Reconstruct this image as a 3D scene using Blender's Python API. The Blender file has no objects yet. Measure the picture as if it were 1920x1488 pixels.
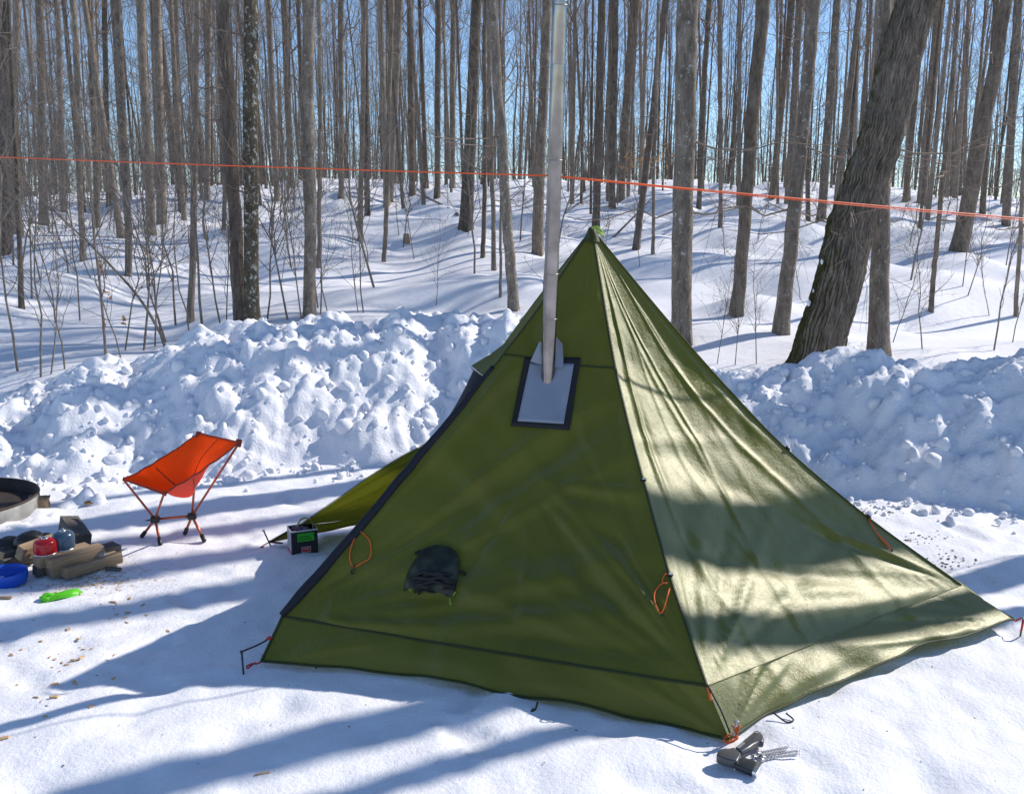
import bpy, bmesh, math, random
import numpy as np
from mathutils import Vector, Matrix
from mathutils.bvhtree import BVHTree

SC = bpy.context.scene
COL = SC.collection
rng = np.random.default_rng(7)
random.seed(7)
R = math.radians

# ------------------------------------------------------------------ camera, sky, sun
CAM_H, PITCH, F_PX, PW, PH = 1.75, 10.5, 1750.0, 1920, 1488
cam = bpy.data.cameras.new('camera')
cam.sensor_fit = 'HORIZONTAL'; cam.sensor_width = 36.0
cam.lens = F_PX / PW * 36.0
cam.clip_start = 0.05; cam.clip_end = 2000
camo = bpy.data.objects.new('camera', cam); COL.objects.link(camo)
camo.location = (0, 0, CAM_H); camo.rotation_euler = (R(90 - PITCH), 0, 0)
SC.camera = camo
SUN_AZ, SUN_EL = 26.0, 36.0        # degrees behind +X, above ground
SH = (math.cos(R(SUN_AZ)), math.sin(R(SUN_AZ)))
SUNV = Vector((SH[0] * math.cos(R(SUN_EL)), SH[1] * math.cos(R(SUN_EL)), math.sin(R(SUN_EL))))
world = bpy.data.worlds.new('World'); SC.world = world; world.use_nodes = True
wn = world.node_tree.nodes; wl = world.node_tree.links
sky = wn.new('ShaderNodeTexSky'); sky.sky_type = 'NISHITA'; sky.sun_disc = False
sky.sun_elevation = R(SUN_EL); sky.sun_rotation = R(90 - SUN_AZ)
sky.altitude = 1500; sky.air_density = 1.0; sky.dust_density = 0.0; sky.ozone_density = 3.6
bg = wn['Background']; bg.inputs[1].default_value = 0.15
wl.new(sky.outputs[0], bg.inputs[0])
sun = bpy.data.lights.new('sun', 'SUN'); sun.energy = 4.3; sun.angle = R(0.53); sun.color = (1.0, 0.94, 0.85)
suno = bpy.data.objects.new('sun', sun); COL.objects.link(suno)
suno.rotation_euler = SUNV.to_track_quat('Z', 'Y').to_euler(); suno.location = (20, 10, 20)
SC.view_settings.view_transform = 'Standard'; SC.view_settings.look = 'None'
SC.view_settings.exposure = 0.18; SC.view_settings.gamma = 1.0
SC.view_settings.use_curve_mapping = False
SC.cycles.max_bounces = 8; SC.cycles.transparent_max_bounces = 8
SC.cycles.use_denoising = True

# ------------------------------------------------------------------ helpers
cp, sp = math.cos(R(PITCH)), math.sin(R(PITCH))
CP = np.array([0, 0, CAM_H])
def ray(px, py):
    a = (px - PW / 2) / F_PX; b = (PH / 2 - py) / F_PX
    return np.array([a, cp + b * sp, -sp + b * cp])
def at_y(px, py, Y):
    d = ray(px, py); return CP + d * (Y / d[1])
def at_z(px, py, z=0.0):
    d = ray(px, py); return CP + d * ((z - CAM_H) / d[2])
def sm(a, b, x):
    t = np.clip((x - a) / (b - a), 0, 1); return t * t * (3 - 2 * t)
_perm = np.random.default_rng(3).permutation(512)
_perm = np.concatenate([_perm, _perm, _perm]).astype(np.int64)
_val = np.random.default_rng(4).uniform(-1, 1, 1600)
def vnoise2(x, y):
    xi = np.floor(x).astype(np.int64); yi = np.floor(y).astype(np.int64)
    u = x - xi; v = y - yi
    u = u * u * u * (u * (u * 6 - 15) + 10); v = v * v * v * (v * (v * 6 - 15) + 10)
    def h(i, j): return _val[_perm[_perm[i % 512] + (j % 512)]]
    return (h(xi, yi) * (1 - u) + h(xi + 1, yi) * u) * (1 - v) + (h(xi, yi + 1) * (1 - u) + h(xi + 1, yi + 1) * u) * v
def fbm(x, y, o=4, g=0.5):
    s = 0; a = 1; n = 0
    for k in range(o):
        s = s + a * vnoise2(x * 2 ** k + 17.3 * k, y * 2 ** k + 9.1 * k); n += a; a *= g
    return s / n

def mk(name, V, F, mat, parent=None, smooth=True, loc=None, mats=None, midx=None):
    """mesh object from vertices and a face array (or list of face arrays)"""
    V = np.asarray(V, dtype=np.float32).reshape(-1, 3)
    if loc is not None: V = V - np.asarray(loc, dtype=np.float32)
    G = F if isinstance(F, list) else [F]
    G = [np.asarray(g, dtype=np.int32) for g in G if len(g)]
    me = bpy.data.meshes.new(name)
    me.vertices.add(len(V)); me.vertices.foreach_set('co', V.ravel())
    nl = sum(g.size for g in G); nf = sum(len(g) for g in G)
    me.loops.add(nl); me.loops.foreach_set('vertex_index', np.concatenate([g.ravel() for g in G]))
    tot = np.concatenate([np.full(len(g), g.shape[1], np.int32) for g in G])
    st = np.concatenate([[0], np.cumsum(tot)[:-1]]).astype(np.int32)
    me.polygons.add(nf); me.polygons.foreach_set('loop_start', st)
    me.polygons.foreach_set('use_smooth', np.full(nf, smooth, dtype=bool))
    if midx is not None: me.polygons.foreach_set('material_index', np.asarray(midx, np.int32))
    me.update(calc_edges=True); me.validate()
    for m in (mats or [mat]): me.materials.append(m)
    o = bpy.data.objects.new(name, me); COL.objects.link(o)
    if parent is not None: o.parent = parent
    return o
def tag(o, label=None, cat=None, group=None, kind=None):
    if label: o['label'] = label
    if cat: o['category'] = cat
    if group: o['group'] = group
    if kind: o['kind'] = kind
    return o
class Thing:
    def __init__(s, name, label, cat, loc, group=None):
        s.loc = np.array(loc, float)
        s.o = bpy.data.objects.new(name, None); COL.objects.link(s.o)
        s.o.location = tuple(s.loc); s.o.empty_display_size = 0.1
        tag(s.o, label, cat, group)
    def part(s, name, geo, mat, smooth=True, under=None, label=None):
        o = mk(name, geo[0], geo[1], mat, under or s.o, smooth, s.loc)
        if label: o['label'] = label
        return o
def gridF(n, m, wrap=False):
    i = np.arange(n - 1)[:, None]; j = np.arange(m if wrap else m - 1)[None, :]
    a = i * m + j; b = i * m + (j + 1) % m
    return np.stack([a, b, b + m, a + m], -1).reshape(-1, 4)
def tubes(P, Rr, S=6, cap=False):
    """M tubes of n points each: P (M,n,3), Rr (M,n)"""
    P = np.asarray(P, float); Rr = np.asarray(Rr, float)
    if P.ndim == 2: P = P[None]; Rr = Rr[None] if Rr.ndim == 1 else Rr
    M, n, _ = P.shape
    T = np.gradient(P, axis=1); T /= np.linalg.norm(T, axis=2, keepdims=True) + 1e-9
    T0 = P[:, -1] - P[:, 0]
    ref = np.where(np.abs(T0[:, 2:3]) > 0.7 * np.linalg.norm(T0, axis=1, keepdims=True), np.array([[1., 0, 0]]), np.array([[0, 0, 1.]]))
    U = np.cross(T, ref[:, None, :]); U /= np.linalg.norm(U, axis=2, keepdims=True) + 1e-9
    W = np.cross(T, U)
    a = np.linspace(0, 2 * math.pi, S, endpoint=False)
    V = P[:, :, None, :] + Rr[:, :, None, None] * (np.cos(a)[None, None, :, None] * U[:, :, None, :] + np.sin(a)[None, None, :, None] * W[:, :, None, :])
    F = gridF(n, S, True)[:, ::-1]
    F = (F[None] + (np.arange(M) * n * S)[:, None, None]).reshape(-1, 4)
    G = [F]
    if cap:
        c0 = np.arange(S)[None, :] + (np.arange(M) * n * S)[:, None]
        G += [c0, (c0 + (n - 1) * S)[:, ::-1]]
    return V.reshape(-1, 3), G
def curve(pts, n=24):
    """Catmull-Rom through points"""
    p = np.asarray(pts, float); k = len(p)
    q = np.vstack([2 * p[0] - p[1], p, 2 * p[-1] - p[-2]])
    t = np.linspace(0, k - 1 - 1e-6, n); i = t.astype(int); f = (t - i)[:, None]
    a, b, c, d = q[i], q[i + 1], q[i + 2], q[i + 3]
    return 0.5 * (2 * b + (c - a) * f + (2 * a - 5 * b + 4 * c - d) * f ** 2 + (3 * b - a - 3 * c + d) * f ** 3)
def cord(pts, r, n=24, S=6, cap=True):
    c = curve(pts, n); return tubes(c, np.full(len(c), r), S, cap)
def join(*gs):
    Vs = []; byk = {}; off = 0
    for V, G in gs:
        V = np.asarray(V).reshape(-1, 3)
        for g in (G if isinstance(G, list) else [G]):
            if len(g): byk.setdefault(np.asarray(g).shape[1], []).append(np.asarray(g) + off)
        Vs.append(V); off += len(V)
    return np.concatenate(Vs), [np.concatenate(v) for v in byk.values()]
def from_bm(bm, M=None):
    if M is not None: bm.transform(M)
    bm.verts.index_update()
    V = np.array([v.co[:] for v in bm.verts]); byk = {}
    for f in bm.faces: byk.setdefault(len(f.verts), []).append([v.index for v in f.verts])
    bm.free(); return V, [np.array(v) for v in byk.values()]
def box(c, size, rot=(0, 0, 0), bev=0.0, seg=2, jit=0.0):
    bm = bmesh.new(); bmesh.ops.create_cube(bm, size=1)
    bmesh.ops.scale(bm, vec=size, verts=bm.verts)
    if bev > 0: bmesh.ops.bevel(bm, geom=bm.edges[:], offset=bev, segments=seg, affect='EDGES', profile=0.6)
    if jit:
        for v in bm.verts: v.co += Vector(rng.normal(0, jit, 3))
    from mathutils import Euler
    return from_bm(bm, Matrix.Translation(Vector(c)) @ Euler(rot).to_matrix().to_4x4())
def lathe(prof, c=(0, 0, 0), S=40, axis=None):
    p = np.asarray(prof, float); a = np.linspace(0, 2 * math.pi, S, endpoint=False)
    V = np.stack([p[:, 0:1] * np.cos(a), p[:, 0:1] * np.sin(a), np.repeat(p[:, 1:2], S, 1)], -1).reshape(-1, 3)
    if axis is not None:
        V = V @ np.array(Vector((0, 0, 1)).rotation_difference(Vector(axis)).to_matrix()).T
    return V + np.asarray(c), [gridF(len(p), S, True)]

# ------------------------------------------------------------------ materials
class NT:
    def __init__(s, name):
        s.m = bpy.data.materials.new(name); s.m.use_nodes = True
        s.t = s.m.node_tree; s.n = s.t.nodes; s.p = s.n['Principled BSDF']; s.out = s.n['Material Output']
        s.co = s.n.new('ShaderNodeTexCoord')
    def new(s, typ, **kw):
        n = s.n.new(typ)
        for k, v in kw.items():
            if k.startswith('i_'):
                key = k[2:]; key = int(key) if key.isdigit() else key.replace('_', ' ')
                if hasattr(v, 'is_output') or isinstance(v, bpy.types.NodeSocket): s.t.links.new(v, n.inputs[key])
                else: n.inputs[key].default_value = v
            else: setattr(n, k, v)
        return n
    def link(s, a, b): s.t.links.new(a, b)
    def noise(s, scale, detail=4, rough=0.55, stretch=None, dist=0.0, obj=True):
        v = s.co.outputs['Object' if obj else 'Generated']
        if stretch: v = s.new('ShaderNodeMapping', i_0=v, i_3=stretch).outputs[0]
        n = s.new('ShaderNodeTexNoise', i_0=v)
        n.inputs['Scale'].default_value = scale; n.inputs['Detail'].default_value = detail
        n.inputs['Roughness'].default_value = rough; n.inputs['Distortion'].default_value = dist
        return n.outputs[0]
    def ramp(s, fac, stops):
        r = s.n.new('ShaderNodeValToRGB'); e = r.color_ramp.elements
        while len(e) < len(stops): e.new(0.5)
        for k, (p, c) in enumerate(stops): e[k].position = p; e[k].color = (*c, 1) if len(c) == 3 else c
        s.link(fac, r.inputs[0]); return r.outputs[0]
    def mix(s, fac, a, b, mode='MIX'):
        m = s.n.new('ShaderNodeMix'); m.data_type = 'RGBA'; m.blend_type = mode
        for v, i in ((fac, 0), (a, 6), (b, 7)):
            if isinstance(v, bpy.types.NodeSocket): s.link(v, m.inputs[i])
            elif isinstance(v, (int, float)): m.inputs[i].default_value = v
            else: m.inputs[i].default_value = (*v, 1)
        return m.outputs[2]
    def math(s, op, a, b=0.0):
        m = s.n.new('ShaderNodeMath'); m.operation = op
        for k, v in ((0, a), (1, b)):
            if isinstance(v, bpy.types.NodeSocket): s.link(v, m.inputs[k])
            else: m.inputs[k].default_value = v
        return m.outputs[0]
    def bump(s, h, dist=0.01, strength=1.0, prev=None):
        b = s.n.new('ShaderNodeBump'); b.inputs['Distance'].default_value = dist; b.inputs['Strength'].default_value = strength
        s.link(h, b.inputs['Height'])
        if prev is not None: s.link(prev, b.inputs['Normal'])
        return b.outputs[0]
    def set(s, **kw):
        for k, v in kw.items():
            i = s.p.inputs[k.replace('_', ' ')]
            if isinstance(v, bpy.types.NodeSocket): s.link(v, i)
            elif isinstance(v, tuple) and len(v) == 3 and i.type == 'RGBA': i.default_value = (*v, 1)
            else: i.default_value = v
        return s.m
def plain(name, c, rough=0.5, metal=0.0, var=0.15, scale=30, bump=0.0, spec=0.5):
    t = NT(name); n = t.noise(scale, 5)
    lo = tuple(x * (1 - var) for x in c); hi = tuple(min(1, x * (1 + var)) for x in c)
    t.set(Base_Color=t.ramp(n, [(0.3, lo), (0.7, hi)]), Roughness=rough, Metallic=metal)
    t.p.inputs['Specular IOR Level'].default_value = spec
    if bump: t.set(Normal=t.bump(n, bump))
    return t.m

def snow_mat(name, fine=1.0, dirt=False):
    t = NT(name)
    n1 = t.noise(9, 6, 0.6); n2 = t.noise(60, 4, 0.65); n3 = t.noise(260, 3, 0.7)
    colr = t.ramp(n1, [(0.25, (0.85, 0.85, 0.89)), (0.75, (0.91, 0.905, 0.935))])
    if dirt:
        geo = t.new('ShaderNodeNewGeometry').outputs['Position']
        sep = t.new('ShaderNodeSeparateXYZ', i_0=geo).outputs
        def blob(cx, cy, rx, ry):
            dx = t.math('DIVIDE', t.math('SUBTRACT', sep[0], cx), rx); dy = t.math('DIVIDE', t.math('SUBTRACT', sep[1], cy), ry)
            d = t.math('SQRT', t.math('ADD', t.math('MULTIPLY', dx, dx), t.math('MULTIPLY', dy, dy)))
            mr = t.new('ShaderNodeMapRange', i_0=d); mr.inputs[1].default_value = 1.0; mr.inputs[2].default_value = 0.2
            return mr.outputs[0]
        dn = t.noise(22, 6, 0.7)
        sp_ = t.ramp(dn, [(0.5, (0, 0, 0)), (0.72, (1, 1, 1))])
        f = t.math('MULTIPLY', t.math('MAXIMUM', blob(-2.05, 4.42, .55, .38), t.math('MULTIPLY', blob(-1.9, 3.6, .9, .6), .3)), sp_)
        colr = t.mix(f, colr, (0.50, 0.30, 0.16))
        f2 = t.math('MULTIPLY', blob(2.3, 4.75, .55, .55), t.ramp(t.noise(16, 6, .75), [(0.62, (0, 0, 0)), (0.7, (1, 1, 1))]))
        colr = t.mix(f2, colr, (0.10, 0.08, 0.06))
        sc_ = t.noise(46, 2, 0.5)
        fl = t.ramp(sc_, [(0.80, (0, 0, 0)), (0.84, (1, 1, 1))])
        colr = t.mix(fl, colr, (0.14, 0.10, 0.07))
    b = t.bump(n1, 0.02 * fine, 0.5)
    b = t.bump(n2, 0.007 * fine, 0.7, b); b = t.bump(n3, 0.0016 * fine, 0.7, b)
    t.set(Base_Color=colr, Roughness=0.62, Normal=b)
    t.p.inputs['Specular IOR Level'].default_value = 0.25
    t.p.inputs['Subsurface Weight'].default_value = 0.0
    return t.m
M_SNOW = snow_mat('packed_snow', 0.8, True)
M_BANK = snow_mat('plowed_snow', 1.2)

def bark_mat(name, dark, light, lichen=None, lich_lo=0.58, moss=0.0, furrow=False):
    t = NT(name)
    st = (1, 1, 0.16) if furrow else (1, 1, 0.35)
    n = t.noise(26 if furrow else 14, 6, 0.65, stretch=st, dist=0.4)
    c = t.ramp(n, [(0.3, dark), (0.7, light)])
    fine = t.noise(70, 5, 0.7, stretch=(1, 1, 0.25))
    c = t.mix(t.ramp(fine, [(0.3, (.8, .8, .8)), (0.52, (0, 0, 0))]), c, tuple(x * .7 for x in dark))
    big = t.noise(1.7, 3, 0.5)
    c = t.mix(t.math('MULTIPLY', big, 0.45), c, tuple(x * 0.45 for x in dark))
    rnd = t.new('ShaderNodeObjectInfo').outputs['Random']
    hv = t.new('ShaderNodeHueSaturation', i_4=c); t.link(t.math('ADD', t.math('MULTIPLY', rnd, 0.7), 0.7), hv.inputs['Value'])
    c = hv.outputs[0]
    if lichen:
        ln = t.noise(22, 6, 0.75, stretch=(1, 1, 0.8)); f = t.ramp(ln, [(lich_lo, (0, 0, 0)), (lich_lo + 0.05, (1, 1, 1))])
        c = t.mix(f, c, lichen)
    if moss:
        geo = t.new('ShaderNodeNewGeometry').outputs['Normal']
        sx = t.new('ShaderNodeSeparateXYZ', i_0=geo).outputs[0]
        pos = t.new('ShaderNodeSeparateXYZ', i_0=t.co.outputs['Object']).outputs[2]
        f = t.math('ADD', t.math('MULTIPLY', sx, -1.0), t.math('MULTIPLY', t.math('SUBTRACT', t.noise(7, 5, .7), .5), 1.6))
        f = t.math('ADD', f, t.math('MULTIPLY', pos, -0.12))
        f = t.ramp(f, [(0.45, (0, 0, 0)), (0.75, (1, 1, 1))])
        c = t.mix(t.math('MULTIPLY', f, moss), c, t.ramp(t.noise(40, 4), [(0.3, (0.022, 0.023, 0.007)), (0.7, (0.085, 0.082, 0.020))]))
    t.set(Base_Color=c, Roughness=0.9, Normal=t.bump(fine, .008, .8, t.bump(n, 0.02 if furrow else 0.014, 0.9)))
    t.p.inputs['Specular IOR Level'].default_value = 0.15
    return t.m
M_BARK = bark_mat('grey_bark', (0.11, 0.088, 0.068), (0.37, 0.305, 0.24))
M_BARK2 = bark_mat('pale_lichen_bark', (0.12, 0.097, 0.075), (0.38, 0.32, 0.26), (0.50, 0.49, 0.46), 0.59)
M_BARK3 = bark_mat('blotched_bark', (0.06, 0.05, 0.035), (0.19, 0.155, 0.11), (0.46, 0.46, 0.40), 0.55, moss=0.5)
M_BARKH = bark_mat('furrowed_mossy_bark', (0.10, 0.078, 0.06), (0.42, 0.35, 0.285), (0.50, 0.48, 0.44), 0.66, moss=0.95, furrow=True)
M_BARKD = bark_mat('dark_brown_bark', (0.09, 0.07, 0.055), (0.27, 0.22, 0.18), furrow=True)
M_TWIG = plain('twig_bark', (0.24, 0.185, 0.14), 0.85, var=0.45, scale=6)
M_SAP = plain('sapling_bark', (0.20, 0.165, 0.135), 0.8, var=0.4, scale=8)
M_LEAF = plain('dry_beech_leaf', (0.55, 0.27, 0.08), 0.7, var=0.3)

def nylon(name, c, trans, gloss_r=0.42, crinkle=1.0, spec=0.5, shine=0.1, gcol=(1, 1, 1, 1)):
    t = NT(name); t.n.remove(t.p)
    f1 = t.noise(75, 4, 0.6, dist=1.5); f2 = t.noise(12, 4, 0.55, dist=1.5)
    v = t.new('ShaderNodeTexVoronoi', feature='DISTANCE_TO_EDGE', i_0=t.new('ShaderNodeMapping', i_0=t.co.outputs['Object'], i_3=(1, 1, 1)).outputs[0])
    v.inputs['Scale'].default_value = 30
    b = t.bump(f2, 0.012 * crinkle, 0.6); b = t.bump(f1, 0.007 * crinkle, 0.7, b)
    rd = t.math('ABSOLUTE', t.math('SUBTRACT', t.noise(58, 3, .5, dist=1.6), .5))
    b = t.bump(rd, -0.010 * crinkle, 0.8, b)
    big = t.noise(2.2, 3)
    cc = t.ramp(big, [(0.3, tuple(x * 0.9 for x in c)), (0.7, tuple(x * 1.1 for x in c))])
    rip = t.noise(900, 1)
    d = t.new('ShaderNodeBsdfDiffuse', i_0=cc); t.link(b, d.inputs['Normal'])
    tr = t.new('ShaderNodeBsdfTranslucent'); tr.inputs[0].default_value = (*trans, 1); t.link(b, tr.inputs['Normal'])
    g = t.new('ShaderNodeBsdfGlossy'); g.inputs['Roughness'].default_value = gloss_r; g.inputs[0].default_value = gcol; t.link(b, g.inputs['Normal'])
    m1 = t.new('ShaderNodeAddShader'); t.link(d.outputs[0], m1.inputs[0]); t.link(tr.outputs[0], m1.inputs[1])
    fr = t.new('ShaderNodeFresnel'); fr.inputs[0].default_value = 1.5; t.link(b, fr.inputs['Normal'])
    fac = t.math('ADD', t.math('MULTIPLY', fr.outputs[0], spec), shine)
    m2 = t.new('ShaderNodeMixShader'); t.link(fac, m2.inputs[0]); t.link(m1.outputs[0], m2.inputs[1]); t.link(g.outputs[0], m2.inputs[2])
    t.link(m2.outputs[0], t.out.inputs[0]); return t.m
M_TENT = nylon('olive_nylon', (0.098, 0.104, 0.015), (0.066, 0.068, 0.002), 0.5, 0.25, 0.10, 0.016, (1, .98, .80, 1))
M_TENTC = nylon('crinkled_olive_nylon', (0.098, 0.104, 0.015), (0.066, 0.068, 0.002), 0.5, 0.22, 0.10, 0.018, (1, .98, .86, 1))
M_SEAM = nylon('olive_seam_tape', (0.045, 0.055, 0.018), (0.02, 0.022, 0.003), 0.6, 0.3, 0.05, 0.004)
M_NAVY = plain('dark_mesh_fabric', (0.007, 0.008, 0.016), 0.75, var=0.3, scale=60)
M_POUCH = plain('dark_green_nylon', (0.016, 0.022, 0.010), 0.5, var=0.4, scale=12, bump=0.006)
M_BLACK = plain('black_webbing', (0.008, 0.008, 0.009), 0.7)
M_JACK = plain('grey_silicone_cloth', (0.24, 0.27, 0.33), 0.55, var=0.06, scale=8)
M_STEEL = plain('brushed_steel', (0.27, 0.25, 0.235), 0.16, 1.0, var=0.3, scale=9)
M_RING = plain('dark_steel_joint', (0.28, 0.26, 0.24), 0.4, 1.0)
M_STAKE = plain('aluminium', (0.5, 0.5, 0.52), 0.35, 0.9)
M_STAKE_B = plain('dark_stake_metal', (0.05, 0.05, 0.055), 0.4, 0.6)
M_CORD_O = plain('orange_cord', (0.75, 0.13, 0.02), 0.6)
M_LINE = plain('bright_orange_line', (0.9, 0.12, 0.02), 0.5)
M_CORD_R = plain('red_cord', (0.55, 0.04, 0.04), 0.6)
M_CORD_B = plain('black_cord', (0.012, 0.012, 0.014), 0.7)
M_LIME = plain('lime_cord', (0.28, 0.42, 0.06), 0.6)
M_REFL = plain('reflective_grey_tape', (0.5, 0.52, 0.52), 0.35)
M_ORANGE = nylon('orange_nylon', (0.78, 0.055, 0.002), (0.42, 0.030, 0.001), 0.5, 0.5, 0.08, 0.004)
M_ORANGE_D = plain('dark_orange_binding', (0.30, 0.035, 0.01), 0.6)
M_ALU_O = plain('orange_anodised_aluminium', (0.50, 0.13, 0.06), 0.35, 0.5)
M_HUB = plain('black_plastic', (0.015, 0.015, 0.017), 0.4)
M_RED = plain('red_painted_steel', (0.50, 0.012, 0.015), 0.22, 0.0, var=0.05)
M_BLUEG = plain('slate_blue_painted_steel', (0.055, 0.10, 0.16), 0.25, 0.2, var=0.08)
M_BRASS = plain('silver_valve_metal', (0.6, 0.6, 0.58), 0.3, 1.0)
M_BOWL = plain('blue_silicone', (0.008, 0.09, 0.55), 0.4, var=0.06)
M_GREEN = plain('lime_green_silicone', (0.10, 0.52, 0.012), 0.4, var=0.08)
M_AXE = plain('charcoal_fibreglass', (0.07, 0.07, 0.075), 0.35, var=0.1)
M_AXEH = plain('black_coated_steel', (0.025, 0.03, 0.04), 0.4, 0.3)
M_EDGE = plain('ground_steel_edge', (0.75, 0.75, 0.75), 0.25, 1.0)
M_MARK = plain('pale_print', (0.38, 0.38, 0.38), 0.6)
M_TIN = plain('black_tin', (0.018, 0.02, 0.024), 0.45, 0.1)
M_TINL = plain('grey_label', (0.36, 0.36, 0.38), 0.6)
M_LBLG = plain('green_label', (0.04, 0.40, 0.02), 0.5, var=0.2, scale=60)
M_LBLGD = plain('dark_green_print', (0.01, 0.12, 0.01), 0.5)
M_LBLR = plain('red_label', (0.50, 0.02, 0.03), 0.5)
M_RUST = NT('rusty_steel')
_n = M_RUST.noise(7, 6, 0.65)
M_RUST = M_RUST.set(Base_Color=M_RUST.ramp(_n, [(0.3, (0.02, 0.018, 0.017)), (0.6, (0.06, 0.038, 0.028)), (0.8, (0.10, 0.05, 0.03))]), Roughness=0.75, Metallic=0.2)
M_GALV = plain('frosted_grey_steel', (0.25, 0.245, 0.23), 0.6, 0.1, var=0.45, scale=9, bump=.004)
def wood_mat(name, a, b, scale=30):
    t = NT(name); n = t.noise(scale, 6, 0.65, stretch=(0.08, 1, 1), dist=0.5)
    t.set(Base_Color=t.ramp(n, [(0.3, a), (0.7, b)]), Roughness=0.8, Normal=t.bump(n, 0.004)); return t.m
M_WOOD = wood_mat('weathered_timber', (0.20, 0.13, 0.075), (0.46, 0.32, 0.20))
M_WOODG = wood_mat('grey_bark_timber', (0.06, 0.052, 0.045), (0.17, 0.145, 0.12))
M_CHIP = plain('fresh_wood_chip', (0.55, 0.36, 0.19), 0.8, var=0.3)
M_GLOVE = plain('black_leather', (0.012, 0.012, 0.013), 0.42, bump=0.006, scale=25)

# ------------------------------------------------------------------ ground
def Zg(x, y):
    x = np.asarray(x, float); y = np.asarray(y, float)
    yy = np.minimum(y, 62 + 0 * y)
    zf = 0.45 + (yy - 8.5) * 0.073 - np.clip(y - 62, 0, 120) * 0.02
    zf = zf - 1.3 * np.clip(x / 32, -1.3, 1.3) ** 2 * sm(12, 45, y)
    w = sm(8.5, 12, y)
    zf = zf + (vnoise2(x * .42 + 3, y * .55) * .32 + vnoise2(x * 1.0, y * 1.25 + 40) * .14) * (0.35 + .65 * w) * (1 + .5 * sm(15, 35, y))
    flat = 0.016 * fbm(x * 1.1, y * 1.1 + 5, 3) + 0.010 * vnoise2(x * 4.5, y * 4.5) + 0.005 * vnoise2(x * 14, y * 14)
    return flat + (zf - flat) * sm(7.0, 8.6, y)
xs = [0.0]; d = .03
while xs[-1] < 320:
    if xs[-1] > 4.4: d *= 1.045
    xs.append(xs[-1] + d)
xs = np.array([-v for v in xs[:0:-1]] + xs)
ys = [1.6]; d = .03
while ys[-1] < 420:
    if ys[-1] > 9.0: d *= 1.022
    ys.append(ys[-1] + d)
yb = [1.6]; d = .05
while yb[-1] > -60: d *= 1.25; yb.append(yb[-1] - d)
ys = np.array(yb[:0:-1] + ys)
X, Y = np.meshgrid(xs, ys)
Zc = Zg(X, Y)
# scuffed, trodden snow
Zc += np.where((np.abs(X) < 5) & (Y > 1) & (Y < 8), -0.012 * np.clip(vnoise2(X * 6 + 11, Y * 6) - .35, 0, 1) * 2, 0)
_dr = np.random.default_rng(31)
_near = (np.abs(X) < 4.6) & (Y > 1.6) & (Y < 7)
for _ in range(150):
    cx, cy, an = _dr.uniform(-3, 3.6), _dr.uniform(2.2, 6.2), _dr.uniform(0, 3.14)
    i0, i1 = np.searchsorted(ys, [cy - .25, cy + .25]); j0, j1 = np.searchsorted(xs, [cx - .25, cx + .25])
    dx, dy = X[i0:i1, j0:j1] - cx, Y[i0:i1, j0:j1] - cy
    u_, v_ = dx * math.cos(an) + dy * math.sin(an), -dx * math.sin(an) + dy * math.cos(an)
    q = (u_ / .15) ** 2 + (v_ / .06) ** 2
    Zc[i0:i1, j0:j1] += (-.016 * np.exp(-q ** 2) + .006 * np.exp(-(q - 1.6) ** 2 * 3)) * _dr.uniform(.3, 1)
Zc += np.where(_near, .006 * np.abs(vnoise2(X * 9, Y * 9)) * sm(-.1, .5, vnoise2(X * .9, Y * .9 + 7)), 0)
Zground = Zc
ground = tag(mk('snow_ground', np.stack([X, Y, Zc], -1), gridF(len(ys), len(xs)), M_SNOW), kind='structure')

# ------------------------------------------------------------------ plowed snow bank
hx = [-6.6, -5, -4.3, -3.9, -3.4, -2.75, -2.3, -1.6, -.7, -.14, .6, 1.3, 1.74, 2.0, 2.5, 3.1, 3.9, 5, 6.6]
hh = [.26, .24, .28, .44, .58, .72, .90, 1.0, 1.03, .95, .78, .52, .50, .60, .68, .80, .78, .82, .75]
tx = [-6.6, -3.5, -2.6, -1.9, -1.1, 0, 1.2, 2.0, 2.6, 3.3, 6.6]
tt = [6.2, 6.25, 6.3, 6.4, 6.7, 6.8, 6.3, 5.9, 5.65, 5.4, 5.1]
bx_ = np.arange(-6.5, 6.5, .02); by_ = np.arange(4.7, 9.3, .02)
BX, BY = np.meshgrid(bx_, by_)
brng = np.random.default_rng(21)
def bank_base(x, y):
    H = np.interp(x, hx, hh) * .93 * (1 + .10 * vnoise2(x * 2.3, x * 0 + 3))
    T = np.interp(x, tx, tt) + .14 * vnoise2(x * 1.9, x * 0 + 8)
    C = T + 1.25 + .1 * vnoise2(x * 1.3, x * 0 + 1)
    dn = (y - T) / (C - T)
    f = np.where(dn < 1, np.sin(np.clip(dn, 0, 1) * math.pi / 2) ** 1.15, 1)
    zf = H * f
    back = Zg(x, y) - .10
    tb = sm(0, 1.1, y - C)
    z = zf * (1 - tb) + back * tb
    z = np.where(dn < 0, -0.25 * (-dn) - .02, z)
    # gullies running down the face, rounded heaps
    w = sm(0.02, .3, dn) * (1 - .6 * tb)
    z = z + w * (.085 * vnoise2(x * 2.6 + .5 * y, y * 1.1) + .06 * fbm(x * 4.5, y * 4.0 + 20, 3))
    return z, dn, tb
BZ, DN, TB = bank_base(BX, BY)
BZ0 = BZ.copy()
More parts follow.
